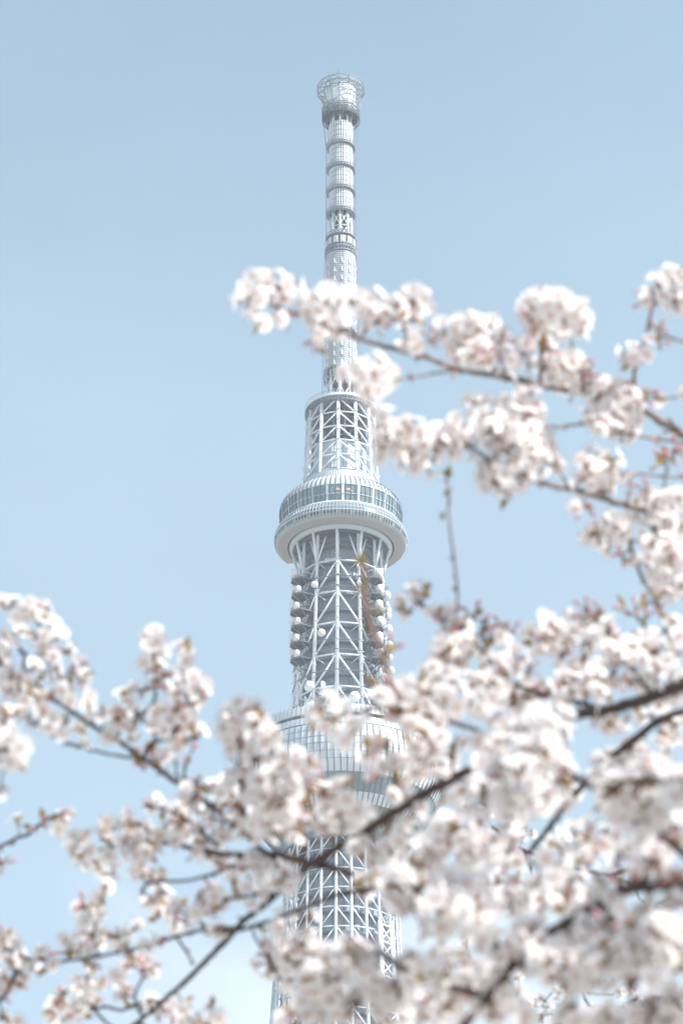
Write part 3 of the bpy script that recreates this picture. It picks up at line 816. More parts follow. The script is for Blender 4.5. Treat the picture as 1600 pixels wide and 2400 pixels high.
class Tree:
    def __init__(s, base, label, bark, seed):
        s.base = Vector(base); s.rnd = random.Random(seed); s.bark = bark
        s.root = tag(empty('cherry_tree', base), label, 'tree', 'cherry trees in bloom')
        s.br, s.nodes, s.clusters, s.rest = [], [], [], []
    def branch(s, pts, d0, d1, r0, r1, stub=None, bark=None):
        """pts in 1568-wide pixels from the root end; radii in photo pixels; stub: world points leading back to the trunk"""
        n = len(pts); rnd = s.rnd
        raw = [(x * DS, y * DS, d0 + (d1 - d0) * i / (n - 1), r0 + (r1 - r0) * i / (n - 1)) for i, (x, y) in enumerate(pts)]
        sm = smooth(raw, 6)
        mb = MB(); W, rad = [], []
        for i, (x, y, d, r) in enumerate(sm):
            e = 0 if i in (0, len(sm) - 1) else r * .22
            W.append(P(x + rnd.uniform(-e, e), y + rnd.uniform(-e, e), d)); rad.append(r * d / FPX * rnd.uniform(.9, 1.12))
        b = len(s.br)
        for (x, y, d, r), w_ in zip(sm, W): s.nodes.append((x, y, d, b))
        if stub:
            pre = [tuple(q) for q in stub[0]] + [tuple(W[0])]
            pr = smooth([p_ + (r_,) for p_, r_ in zip(pre, list(stub[1]) + [rad[0]])], 6)[:-1]
            for p_ in pr:                       # flowering spurs along the limb outside the picture
                for k in range(3 if p_[3] < .04 else 1):
                    o0 = Vector(p_[:3]); ax = Vector((rnd.uniform(-1, 1), rnd.uniform(-1, 1), rnd.uniform(-.5, 1))).normalized()
                    o = o0 + Vector((rnd.uniform(-.1, .1), rnd.uniform(-.1, .1), 0)) + ax * rnd.uniform(.06, .22)
                    if (o.x / max(o.y, .1)) < .155: continue
                    mb.tube([o0 - s.base, o0.lerp(o, .5) + Vector((0, 0, .015)) - s.base, o - s.base], [.003, .002, .0016], 5)
                    mtx = Matrix.Translation(o - s.base) @ ax.to_track_quat('Z', 'Y').to_matrix().to_4x4()
                    s.clusters.append((-1, rnd.choice(('big', 'mid', 'big')), rnd.randrange(7), mtx, b))
            W = [Vector(p_[:3]) for p_ in pr] + W; rad = [p_[3] for p_ in pr] + rad
        mb.tube([w_ - s.base for w_ in W], rad, 8)
        for k in range(max(3, len(W) // 4)):    # bud knots and scars
            i = rnd.randrange(1, len(W) - 1); v = Vector((rnd.uniform(-1, 1), rnd.uniform(-1, 1), rnd.uniform(-1, 1))).normalized()
            p0 = W[i] - s.base; mb.tube([p0, p0 + v * (rad[i] * 1.1 + .002), p0 + v * (rad[i] * 1.1 + .005)], [rad[i] * .5 + .001, .002, .0012], 5)
        s.br.append(dict(mb=mb, bark=bark or s.bark, obj=None)); return b
    def grow(s, items, jit=.10, depth=None):
        """items (x, y, r) in photo pixels: flower clusters; each is joined by a twig to the nearest wood"""
        def near(x, y):
            return min(s.nodes, key=lambda q: (q[0] - x) ** 2 + (q[1] - y) ** 2)
        todo = [(it, near(it[0], it[1])) for it in items]
        todo.sort(key=lambda q: (q[0][0] - q[1][0]) ** 2 + (q[0][1] - q[1][1]) ** 2)
        rnd = s.rnd
        for it, _ in todo:
            x, y, r = it[:3]; kind = it[3] if len(it) > 3 else None
            q = near(x, y); dist = math.hypot(q[0] - x, q[1] - y)
            d = q[2] + rnd.uniform(-jit, jit) * min(1, .35 + dist / 90)
            if len(it) > 4: d = it[4]
            real = r * d / FPX
            if kind is None: kind = 'big' if real > .0275 else 'mid' if real > .0205 else 'small' if real > .0145 else 'single'
            i = rnd.randrange(len(VAR[kind])); sc_ = max(.82, min(1.22, real / VRAD[kind] * 1.06)) if kind != 'buds' else rnd.uniform(.9, 1.1)
            c = P(x, y, d); w0 = P(q[0], q[1], q[2])
            ax = (c - w0)
            ax = (ax.normalized() if ax.length > 1e-4 else Vector((0, 0, 1))) + Vector((rnd.uniform(-.5, .5), rnd.uniform(-.6, .3), rnd.uniform(0, .7)))
            ax.normalize()
            o = c - ax * (.40 if kind in ('big', 'mid') else .6) * VRAD[kind] * sc_ * .8
            L = (o - w0).length; off = Vector((rnd.uniform(-1, 1), rnd.uniform(-1, 1), rnd.uniform(-1, 1))) * .10 * L
            m = w0.lerp(o, .5) + off + Vector((0, 0, -.06 * L)); b = s.br[q[3]]
            tr = .0011 + min(.0011, L * .006)
            b['mb'].tube([w0 - s.base, (w0.lerp(m, .5) + off * .3) - s.base, m - s.base, o - ax * .004 - s.base], [tr * 1.25, tr, tr * .9, tr * .95], 6)
            if dist > 26:
                pm = ((q[0] + x) / 2, (q[1] + y) / 2)
                s.nodes.append((pm[0], pm[1], (q[2] + d) / 2, q[3]))
                s.nodes.append((x + (q[0] - x) * .3, y + (q[1] - y) * .3, d, q[3]))
            mtx = Matrix.Translation(o - s.base) @ ax.to_track_quat('Z', 'Y').to_matrix().to_4x4() @ Matrix.Rotation(rnd.uniform(0, 6.28), 4, 'Z') @ Matrix.Scale(sc_, 4)
            inside = -60 < x < 1660 and -60 < y < 2460
            s.clusters.append((r if inside else -1, kind, i, mtx, q[3]))
    def buds(s, n):
        out = []
        ok = [q for q in s.nodes if s.br[q[3]]['bark'] != SHOOT and -20 < q[0] < 1620 and 500 < q[1] < 2420]
        for k in range(n):
            q = s.rnd.choice(ok); a = s.rnd.uniform(0, 6.28); L = s.rnd.uniform(10, 30)
            out.append((q[0] + L * math.cos(a), q[1] - abs(L * math.sin(a)) + 6, 12, s.rnd.choice(('buds', 'buds', 'single'))))
        s.grow(out)
    def finish(s, keep=100, trunk=None):
        if trunk:
            mb = MB(); pts = smooth([tuple(p) + (r,) for p, r in trunk], 6)
            mb.tube([Vector(p[:3]) - s.base for p in pts], [p[3] for p in pts], 14)
            mb.build('trunk', s.bark, s.root, True)
        for b in s.br: b['obj'] = b['mb'].build('branch', b['bark'], s.root, True)
        s.clusters.sort(key=lambda c: -c[0])
        rest = MB()
        for j, (r, kind, i, mtx, b) in enumerate(s.clusters):
            if j < keep and r > 0:
                o = bpy.data.objects.new('blossom_cluster', VMESH[kind][i]); sc.collection.objects.link(o)
                o.parent = s.br[b]['obj']; o.matrix_local = mtx
            else:
                src = VAR[kind][i]; base = len(rest.v)
                rest.v.extend([tuple(mtx @ Vector(v)) for v in src.v]); rest.f.extend([tuple(k + base for k in f) for f in src.f]); rest.m.extend(src.m)
        if rest.v: tag(rest.build('blossoms', FMATS, s.root, True), kind='stuff')
def zl(ox, oy, s, items):                       # list read off an enlarged piece of the photograph -> photo pixels
    return [(ox + t[0] / s, oy + t[1] / s, t[2] / s) + tuple(t[3:]) for t in items]
def dl(items): return [(t[0] * DS, t[1] * DS, t[2] * DS) + tuple(t[3:]) for t in items]
B = 'buds'

# --- slender grey tree: branches over the mast and down the right side
T = Tree((3.4, 6.1, 0), 'blossoming cherry tree with slender grey branches reaching across the thin antenna mast', GREYBARK, 11)
fork = Vector((3.1, 5.6, 3.0))
T.branch([(1568, 1000), (1500, 955), (1440, 925), (1340, 905), (1250, 885), (1150, 865), (1060, 850), (990, 825), (900, 800), (820, 775), (740, 735), (660, 715), (600, 690)], 4.2, 3.7, 10, 4,
         ([fork, (2.4, 5.0, 4.1), (1.3, 4.1, 4.05)], [.07, .045, .018]))
T.branch([(1240, 882), (1243, 830), (1243, 790), (1250, 760)], 4.0, 3.95, 5, 5)
T.branch([(1150, 862), (1180, 830), (1210, 808), (1240, 783)], 3.95, 3.95, 3.5, 2.5)
T.branch([(1130, 858), (1060, 850), (1000, 857), (930, 868), (870, 868)], 3.9, 3.75, 3.5, 3)
T.branch([(1455, 900), (1456, 850), (1472, 800), (1488, 745), (1498, 695)], 4.1, 4.05, 5, 3.5)
T.branch([(985, 822), (950, 790), (930, 760), (920, 720)], 3.85, 3.8, 3.5, 3)
T.branch([(830, 778), (850, 735), (858, 710)], 3.8, 3.8, 3, 3)
T.branch([(1568, 1207), (1525, 1183), (1441, 1161), (1381, 1144), (1331, 1128), (1282, 1118), (1234, 1107), (1181, 1085), (1120, 1055), (1070, 1020), (990, 1010), (930, 1005), (890, 985)], 4.1, 3.6, 9, 3,
         ([fork, (2.3, 5.0, 3.85), (1.2, 4.15, 3.75)], [.06, .035, .013]))
T.branch([(1441, 1161), (1447, 1125), (1453, 1091), (1520, 1094), (1568, 1098)], 4.0, 4.1, 4.5, 2.5)
T.branch([(1441, 1161), (1446, 1242), (1465, 1308), (1500, 1372), (1530, 1450), (1545, 1500)], 4.0, 4.0, 5, 4)
T.branch([(1568, 1017), (1465, 1001), (1398, 988), (1339, 975), (1274, 980), (1235, 978), (1190, 960)], 4.15, 3.8, 4.5, 3,
         ([fork, (2.2, 4.9, 3.9), (1.3, 4.2, 3.95)], [.05, .03, .008]))
T.branch([(1338, 905), (1336, 860), (1320, 850)], 4.0, 4.0, 3, 3)
T.branch([(1310, 1125), (1270, 1070), (1200, 1040), (1130, 990)], 3.9, 3.7, 3.5, 2.5)
T.branch([(1446, 1242), (1500, 1245), (1545, 1255)], 4.0, 4.0, 3.5, 2.5)
T.branch([(1500, 1175), (1520, 1140), (1530, 1060), (1520, 1035)], 4.0, 4.0, 3, 2)
T.grow(dl([(585, 640, 40), (610, 650, 42), (570, 680, 40), (590, 720, 22), (640, 660, 42), (672, 655, 26), (655, 730, 22), (630, 690, 34), (602, 740, 16),
    (720, 700, 40), (760, 685, 46), (800, 695, 40), (745, 725, 40), (700, 690, 28), (775, 740, 34), (722, 778, 16, B), (726, 792, 20), (840, 690, 40), (858, 715, 32), (835, 720, 26),
    (910, 705, 36), (945, 680, 40), (975, 695, 34), (955, 730, 24), (900, 730, 22), (870, 745, 18, B),
    (942, 775, 28), (955, 800, 20), (990, 775, 16, B), (1030, 760, 40), (1070, 745, 48), (1110, 770, 50), (1060, 795, 44), (1100, 810, 44), (1145, 775, 40), (1145, 815, 30), (1095, 735, 30),
    (1210, 700, 40), (1225, 725, 44), (1265, 690, 48), (1300, 715, 44), (1335, 715, 40), (1270, 750, 44), (1310, 760, 44), (1340, 745, 30), (1240, 680, 34),
    (1200, 800, 18, B), (1215, 835, 18, B), (1265, 835, 44), (1300, 830, 40), (1330, 850, 34), (1280, 870, 36), (1335, 880, 34), (1375, 875, 30), (1310, 905, 20),
    (1370, 930, 40), (1405, 910, 50), (1440, 920, 46), (1405, 950, 52), (1445, 960, 44), (1380, 970, 36), (1425, 985, 36),
    (810, 850, 40), (850, 845, 44), (840, 885, 44), (885, 865, 36), (905, 860, 24), (860, 905, 30), (815, 880, 24),
    (1490, 665, 30), (1515, 650, 34), (1550, 640, 44), (1568, 665, 44), (1540, 625, 30), (1560, 690, 34), (1500, 690, 18, B), (1435, 810, 26), (1465, 790, 24), (1450, 830, 22), (1478, 820, 20), (1515, 752, 14, B), (1518, 778, 14, B), (1490, 765, 14, B),
    (1512, 910, 14), (1480, 912, 14, B), (1566, 900, 18), (1440, 880, 14, B)]))
T.grow(dl([(870, 955, 40), (900, 985, 42), (880, 1015, 40), (940, 975, 40), (920, 1030, 44), (965, 1000, 40), (950, 1050, 36), (990, 1030, 40), (1010, 985, 36), (1045, 975, 36), (1030, 1010, 34), (1072, 1030, 30), (985, 1062, 26), (870, 1050, 24),
    (1100, 925, 36), (1120, 955, 36), (1150, 935, 36), (1165, 965, 38), (1205, 915, 34), (1220, 945, 36), (1205, 975, 36), (1110, 985, 32), (1140, 1005, 38), (1180, 1000, 38), (1220, 1010, 36), (1255, 1020, 30), (1160, 1040, 40), (1200, 1045, 40), (1120, 1050, 34), (1118, 1092, 26), (1150, 1085, 38), (1190, 1080, 34), (1230, 1060, 30), (1165, 1132, 22), (1135, 1110, 26), (1275, 1060, 24), (1245, 990, 14, B),
    (1340, 1060, 32), (1370, 1050, 36), (1405, 1055, 32), (1340, 1095, 30), (1380, 1090, 36), (1410, 1080, 26), (1355, 1120, 28), (1390, 1118, 26), (1318, 1168, 16), (1340, 1165, 14, B), (1440, 1100, 14, B),
    (1385, 1200, 32), (1415, 1215, 34), (1360, 1228, 24), (1400, 1245, 34), (1420, 1265, 24), (1430, 1195, 22), (1345, 1228, 16),
    (1490, 1140, 36), (1525, 1150, 34), (1560, 1140, 34), (1475, 1165, 26), (1505, 1185, 34), (1545, 1190, 36), (1500, 1215, 38), (1535, 1225, 36), (1560, 1215, 30), (1495, 1255, 32), (1525, 1265, 38), (1555, 1280, 34), (1490, 1290, 30), (1520, 1305, 34), (1550, 1320, 34), (1540, 1350, 26), (1508, 1335, 24), (1562, 1350, 24),
    (1520, 1032, 14, B), (1548, 1048, 18, B), (1512, 1058, 16, B), (1480, 1120, 12, B)]))
T.grow([(1640 + 90 * k + T.rnd.uniform(-40, 40), 560 + 240 * (k % 5) + T.rnd.uniform(-90, 90), 44) for k in range(26)], .25)
T.buds(30)
T.finish(100, [(Vector((3.4, 6.1, -.1)), .20), (Vector((3.42, 6.05, .5)), .15), (Vector((3.3, 5.85, 1.7)), .13), (Vector((3.1, 5.6, 3.05)), .10)])

# --- the dark boughed tree: everything along the lower half
T = Tree((2.9, 4.4, 0), 'blossoming cherry tree with thick dark bough slanting across the lower deck', BARK, 23)
f2 = Vector((2.6, 4.1, 2.3))
M1 = [(1568, 1575), (1500, 1600), (1400, 1630), (1310, 1645), (1200, 1700), (1080, 1765), (980, 1820), (900, 1870), (830, 1915), (770, 1950), (700, 1995), (640, 2050), (560, 2115), (500, 2180), (440, 2240), (380, 2295), (320, 2345), (260, 2395)]
T.branch(M1, 3.3, 4.2, 15, 4.5, ([f2, (2.1, 3.8, 3.2), (1.1, 3.1, 3.4)], [.09, .06, .02]))
T.branch([(1524, 1646), (1443, 1709), (1380, 1762), (1330, 1812), (1288, 1863), (1248, 1915), (1208, 1968), (1185, 2020)], 3.8, 4.0, 10, 4.5, ([f2, (1.8, 3.8, 3.1), (1.0, 3.6, 3.4)], [.07, .04, .014]))
T.branch([(1568, 2038), (1500, 2032), (1430, 2046), (1370, 2078), (1310, 2115), (1240, 2160), (1180, 2215), (1120, 2290), (1060, 2360)], 2.75, 2.85, 17, 11, ([f2, (1.9, 3.4, 2.7), (1.0, 2.8, 2.75)], [.08, .05, .016]))
T.branch([(763, 1953), (728, 1982), (664, 1970), (606, 1956), (563, 1914), (474, 1843), (411, 1800), (331, 1743), (265, 1697), (212, 1667), (166, 1634), (125, 1608), (70, 1590), (10, 1530), (-40, 1480)], 3.85, 4.1, 8, 3.5)
T.branch([(664, 1970), (606, 1966), (517, 1962), (431, 1946), (374, 1935), (300, 1935), (230, 1952), (185, 1962)], 3.9, 4.1, 9, 3)
T.branch([(730, 1988), (770, 1994), (818, 2013), (860, 2030)], 3.85, 3.8, 9, 6)
T.branch([(331, 1743), (259, 1734), (186, 1714), (133, 1697), (50, 1645), (0, 1660)], 4.0, 3.9, 3.5, 2.5)
T.branch([(331, 1743), (345, 1707), (398, 1697), (454, 1697)], 4.0, 4.0, 5, 3.5)
T.branch([(265, 1697), (288, 1660), (318, 1648), (351, 1615), (358, 1570), (350, 1500)], 4.05, 4.0, 4.5, 3)
T.branch([(398, 1697), (420, 1650), (430, 1600), (415, 1530)], 4.0, 4.0, 3.5, 2.5)
T.branch([(166, 1634), (145, 1570), (115, 1490), (80, 1410)], 4.1, 4.1, 4, 3)
T.branch([(125, 1608), (60, 1540), (55, 1500), (25, 1470)], 4.1, 4.1, 4, 3)
T.branch([(417, 1800), (406, 1775), (404, 1745)], 4.0, 4.0, 2.5, 2)
T.branch([(421, 1797), (424, 1770), (430, 1745)], 4.0, 4.0, 3.5, 3)
T.branch([(-20, 1955), (0, 1945), (40, 1925), (62, 1918), (85, 1900), (112, 1880), (140, 1868)], 4.2, 4.2, 4, 4)
T.branch([(-60, 1740), (-20, 1730), (20, 1720), (45, 1725)], 3.4, 3.4, 6, 4)
T.branch([(500, 1945), (440, 1890), (380, 1860), (330, 1850)], 3.95, 4.05, 4, 3)
T.branch([(374, 1935), (330, 1900), (290, 1890), (240, 1890)], 4.0, 4.1, 3.5, 2.5)
T.branch([(606, 1956), (510, 2000), (431, 2022), (358, 2025), (332, 2035), (330, 2055)], 3.95, 4.1, 4, 3)
T.branch([(563, 1914), (560, 1820), (555, 1730), (548, 1640)], 3.85, 3.7, 5, 3.5)
T.branch([(700, 1985), (690, 1890), (655, 1810), (680, 1750)], 3.7, 3.5, 5, 3.5)
T.branch([(830, 1912), (800, 1865), (775, 1830)], 3.6, 3.5, 5, 4)
T.branch([(900, 1868), (905, 1790), (890, 1730), (900, 1690)], 3.6, 3.5, 5, 3.5)
T.branch([(1180, 1712), (1060, 1665), (960, 1640), (880, 1620), (800, 1640), (750, 1650)], 3.5, 3.3, 6, 4)
T.branch([(1010, 1800), (1010, 1740), (960, 1700)], 3.5, 3.4, 5, 3.5)
T.branch([(1035, 1790), (1042, 1720), (1048, 1690)], 3.6, 3.6, 4, 3)
T.branch([(1400, 1628), (1290, 1605), (1180, 1570), (1120, 1510), (1070, 1455), (1045, 1410)], 3.6, 3.9, 5.5, 4)
T.branch([(1068, 1455), (1020, 1425), (985, 1405), (965, 1380)], 3.85, 3.9, 3.5, 3)
T.branch([(1046, 1412), (1050, 1385), (1048, 1340), (1040, 1270), (1030, 1190), (1029, 1130), (1026, 1095)], 3.9, 3.9, 3.4, 2.4, None, SHOOT)
T.branch([(1120, 1510), (1105, 1455), (1110, 1425)], 3.9, 3.9, 3, 2.5)
T.branch([(1500, 1600), (1440, 1520), (1400, 1450), (1372, 1425)], 3.5, 3.9, 6, 4)
T.branch([(1510, 1595), (1500, 1500), (1480, 1440), (1460, 1415)], 3.4, 3.9, 6, 4)
T.branch([(1400, 1450), (1330, 1480), (1280, 1470), (1255, 1440)], 3.8, 3.9, 4, 3)
T.branch([(1310, 1645), (1240, 1600), (1215, 1560)], 3.6, 3.8, 4, 3)
T.branch([(888, 1548), (878, 1505), (855, 1450), (838, 1375), (832, 1310), (830, 1290)], 3.35, 3.3, 7.5, 6, ([P(940, 1640, 3.32)], [.0042]), SHOOT)
T.branch([(1568, 1960), (1430, 1850), (1330, 1790), (1250, 1730), (1215, 1700)], 2.85, 2.95, 9, 5, ([P(1750, 2120, 2.8)], [.006]))
T.branch([(1330, 1790), (1240, 1800), (1150, 1800), (1090, 1830)], 2.95, 3.0, 6, 4)
T.branch([(1568, 1800), (1480, 1790), (1420, 1800), (1380, 1830)], 2.8, 2.8, 8, 5, ([P(1800, 1850, 2.75)], [.007]))
T.branch([(1180, 2215), (1080, 2120), (1000, 2060), (920, 2030), (880, 2040)], 2.85, 2.9, 9, 5)
T.branch([(1240, 1990), (1150, 1960), (1060, 1940), (980, 1950)], 3.3, 3.2, 6, 4, ([P(1330, 2020, 3.3)], [.004]))
T.branch([(1120, 2290), (950, 2240), (860, 2190), (790, 2230)], 2.85, 3.0, 9, 5)
T.branch([(950, 2240), (850, 2290), (740, 2320), (650, 2330)], 2.95, 3.1, 7, 5)
T.branch([(1310, 2115), (1300, 2040), (1330, 1980), (1400, 1930)], 3.0, 3.2, 8, 5)
T.branch([(1480, 2036), (1500, 1960), (1540, 1900)], 2.9, 3.1, 8, 5)
T.branch([(1370, 2078), (1440, 2140), (1500, 2180), (1550, 2170)], 2.75, 2.6, 9, 6)
T.branch([(1240, 2160), (1300, 2200), (1380, 2220), (1450, 2230)], 2.75, 2.65, 9, 6)
T.branch([(1180, 2215), (1080, 2250), (1000, 2300), (960, 2360)], 2.9, 3.2, 8, 6)
T.branch([(815, 2047), (770, 2057), (700, 2085), (606, 2120), (530, 2140), (517, 2131), (477, 2134), (404, 2151), (351, 2171), (285, 2184), (225, 2197), (142, 2207), (66, 2202), (20, 2180)], 3.7, 4.1, 6, 3, ([P(900, 2080, 3.6), P(860, 2085, 3.65)], [.004, .0035]))
T.branch([(404, 2151), (425, 2180), (445, 2215)], 4.0, 4.05, 3.5, 3)
T.branch([(225, 2197), (215, 2140), (240, 2090), (230, 2060)], 4.05, 4.1, 3.5, 2.5)
T.branch([(477, 2134), (430, 2100), (370, 2090)], 4.0, 4.05, 4, 3)
T.branch([(640, 2050), (560, 2060), (490, 2070), (450, 2060)], 3.85, 3.9, 4.5, 3)
T.branch([(66, 2202), (40, 2230), (10, 2290), (-10, 2300)], 4.1, 4.0, 5, 5)
T.branch([(380, 2297), (318, 2306), (281, 2320), (245, 2313), (215, 2313), (190, 2280), (149, 2277)], 4.15, 4.2, 4, 3)
T.branch([(215, 2313), (240, 2345), (270, 2365)], 4.2, 4.2, 4, 3)
T.branch([(330, 2340), (310, 2290), (330, 2240), (318, 2215)], 4.15, 4.15, 3.5, 2.5)
T.branch([(318, 2350), (380, 2378), (480, 2385), (600, 2372)], 4.15, 4.0, 5, 4)
T.branch([(575, 2125), (590, 2160), (610, 2190), (640, 2250)], 3.9, 3.8, 3, 2.5)
LU = [(0, 90, 30), (140, 130, 60), (200, 110, 70), (270, 120, 60), (340, 140, 50), (120, 200, 60), (200, 200, 60), (300, 220, 60), (370, 230, 60), (150, 290, 60), (230, 330, 60), (320, 330, 60), (420, 320, 60), (90, 330, 50), (30, 340, 60), (60, 400, 70), (20, 480, 50), (280, 420, 60), (370, 440, 60), (450, 420, 60), (500, 430, 40), (580, 500, 60), (560, 580, 50), (580, 650, 40), (520, 560, 40), (240, 530, 60), (350, 570, 70), (430, 610, 50), (60, 600, 80), (120, 620, 80), (220, 640, 60), (100, 700, 70), (30, 720, 50), (180, 780, 50), (270, 730, 60), (330, 740, 50), (280, 830, 60), (130, 850, 50), (30, 850, 60), (40, 920, 50), (190, 850, 40), (470, 700, 40), (480, 760, 35), (620, 740, 40), (620, 820, 40), (650, 890, 40), (360, 920, 50), (440, 920, 50), (320, 940, 45), (400, 990, 55), (350, 870, 50), (555, 970, 35),
    (60, 1030, 100), (130, 1060, 90), (50, 1130, 100), (150, 1130, 80), (60, 1220, 90), (110, 1190, 70), (10, 1410, 50),
    (1030, 320, 60), (1060, 300, 50), (1090, 350, 55), (1020, 400, 55), (1070, 460, 60), (1010, 500, 50), (1130, 420, 50), (1050, 560, 60), (1110, 540, 50), (1160, 580, 40), (1240, 390, 55), (1290, 450, 55), (1270, 490, 45),
    (1290, 590, 60), (1350, 610, 60), (1400, 650, 60), (1420, 720, 60), (1350, 700, 70), (1280, 680, 60), (1220, 720, 60), (1140, 670, 45), (1070, 650, 35), (1300, 790, 70), (1380, 780, 60), (1220, 800, 60), (1150, 830, 60), (1180, 910, 60), (1260, 890, 60), (1330, 870, 60), (1320, 940, 60), (1240, 980, 50), (1340, 1010, 40), (1210, 1080, 55), (1150, 960, 50), (1080, 970, 40),
    (850, 720, 50), (920, 700, 40), (900, 790, 60), (850, 840, 55), (940, 850, 60), (1000, 690, 30, B), (1060, 860, 45), (1110, 840, 40), (1060, 910, 50), (750, 850, 50), (710, 890, 45), (790, 900, 50), (920, 1000, 60), (890, 950, 40), (1060, 1120, 40), (1140, 1170, 25), (1110, 1190, 25, B), (980, 1230, 25, B), (1300, 1170, 25, B),
    (1370, 1330, 30), (1480, 1370, 50), (1540, 1330, 50), (1550, 1400, 50), (1350, 1480, 55), (1320, 1440, 45), (1500, 1460, 50)]
LL = [(115, 175, 50), (470, 130, 60), (430, 180, 50), (390, 250, 30), (240, 250, 30, B), (320, 200, 30, B), (30, 505, 30, B), (20, 1415, 25, B),
    (520, 290, 60), (580, 310, 55), (500, 370, 60), (560, 440, 55), (590, 490, 50), (620, 400, 40), (660, 480, 40), (745, 415, 40), (740, 560, 60), (730, 630, 40), (800, 530, 30, B),
    (740, 200, 55), (710, 270, 50), (780, 230, 45), (760, 320, 45), (880, 150, 60), (930, 190, 70), (870, 220, 60), (960, 250, 80), (900, 300, 80), (1000, 310, 70), (920, 400, 80), (1010, 400, 80), (960, 480, 70), (1060, 350, 60), (980, 540, 50),
    (1080, 40, 55), (1040, 80, 50), (1150, 120, 60), (1240, 100, 50), (1270, 160, 60), (1190, 200, 60), (1340, 40, 55), (1370, 110, 50), (1260, 240, 70), (1320, 260, 60), (1230, 310, 70), (1400, 220, 60), (1450, 160, 60), (1480, 260, 60), (1520, 120, 60), (1420, 330, 60), (1540, 330, 50), (1340, 425, 50), (1440, 420, 50), (1520, 420, 50), (1160, 300, 60), (1050, 560, 50), (1120, 570, 40),
    (690, 710, 60), (620, 770, 55), (560, 790, 45), (690, 830, 50), (600, 880, 55), (570, 960, 55), (650, 960, 60), (700, 990, 55), (500, 1010, 60), (440, 1010, 50), (480, 1080, 60), (560, 1070, 50), (620, 1090, 50), (690, 1050, 50), (800, 990, 55), (860, 950, 40), (820, 1060, 40), (960, 910, 45),
    (1100, 700, 70), (1050, 750, 60), (1160, 760, 60), (1080, 840, 60), (1180, 840, 60), (1240, 780, 50), (1220, 900, 45), (1050, 1000, 60), (1100, 1020, 50), (1010, 1050, 50), (1390, 690, 60), (1450, 740, 60), (1500, 680, 60), (1380, 800, 60), (1470, 830, 55), (1530, 780, 50), (1280, 900, 50), (1480, 940, 50), (1540, 960, 50), (1450, 640, 50),
    (900, 1130, 60), (960, 1170, 60), (1020, 1150, 50), (880, 1180, 40), (1010, 1220, 50), (1060, 1250, 40), (310, 1090, 45), (340, 1170, 50), (300, 1130, 40),
    (40, 980, 50), (110, 1030, 50), (40, 1060, 70), (120, 1130, 70), (60, 1180, 80), (170, 1180, 60), (100, 1260, 70), (190, 1270, 60), (230, 1210, 50), (30, 1270, 50), (150, 1330, 50), (70, 1330, 40),
    (600, 1250, 70), (660, 1210, 50), (560, 1310, 70), (640, 1330, 60), (720, 1300, 50), (560, 1390, 60), (640, 1400, 60), (820, 1280, 55), (850, 1330, 40), (860, 1390, 40), (430, 1370, 50), (400, 1460, 50), (360, 1490, 50), (460, 1480, 50), (520, 1490, 50), (550, 1530, 40), (380, 1570, 40), (480, 1540, 40), (600, 1430, 40),
    (1040, 1420, 45), (1000, 1490, 60), (1150, 1500, 60), (1210, 1470, 60), (1100, 1540, 60), (1280, 1530, 70), (1200, 1570, 60), (1380, 1540, 70), (1450, 1480, 60), (1520, 1540, 70), (1430, 1580, 60), (1290, 1470, 40), (10, 1550, 60), (60, 1580, 50), (140, 1580, 40)]
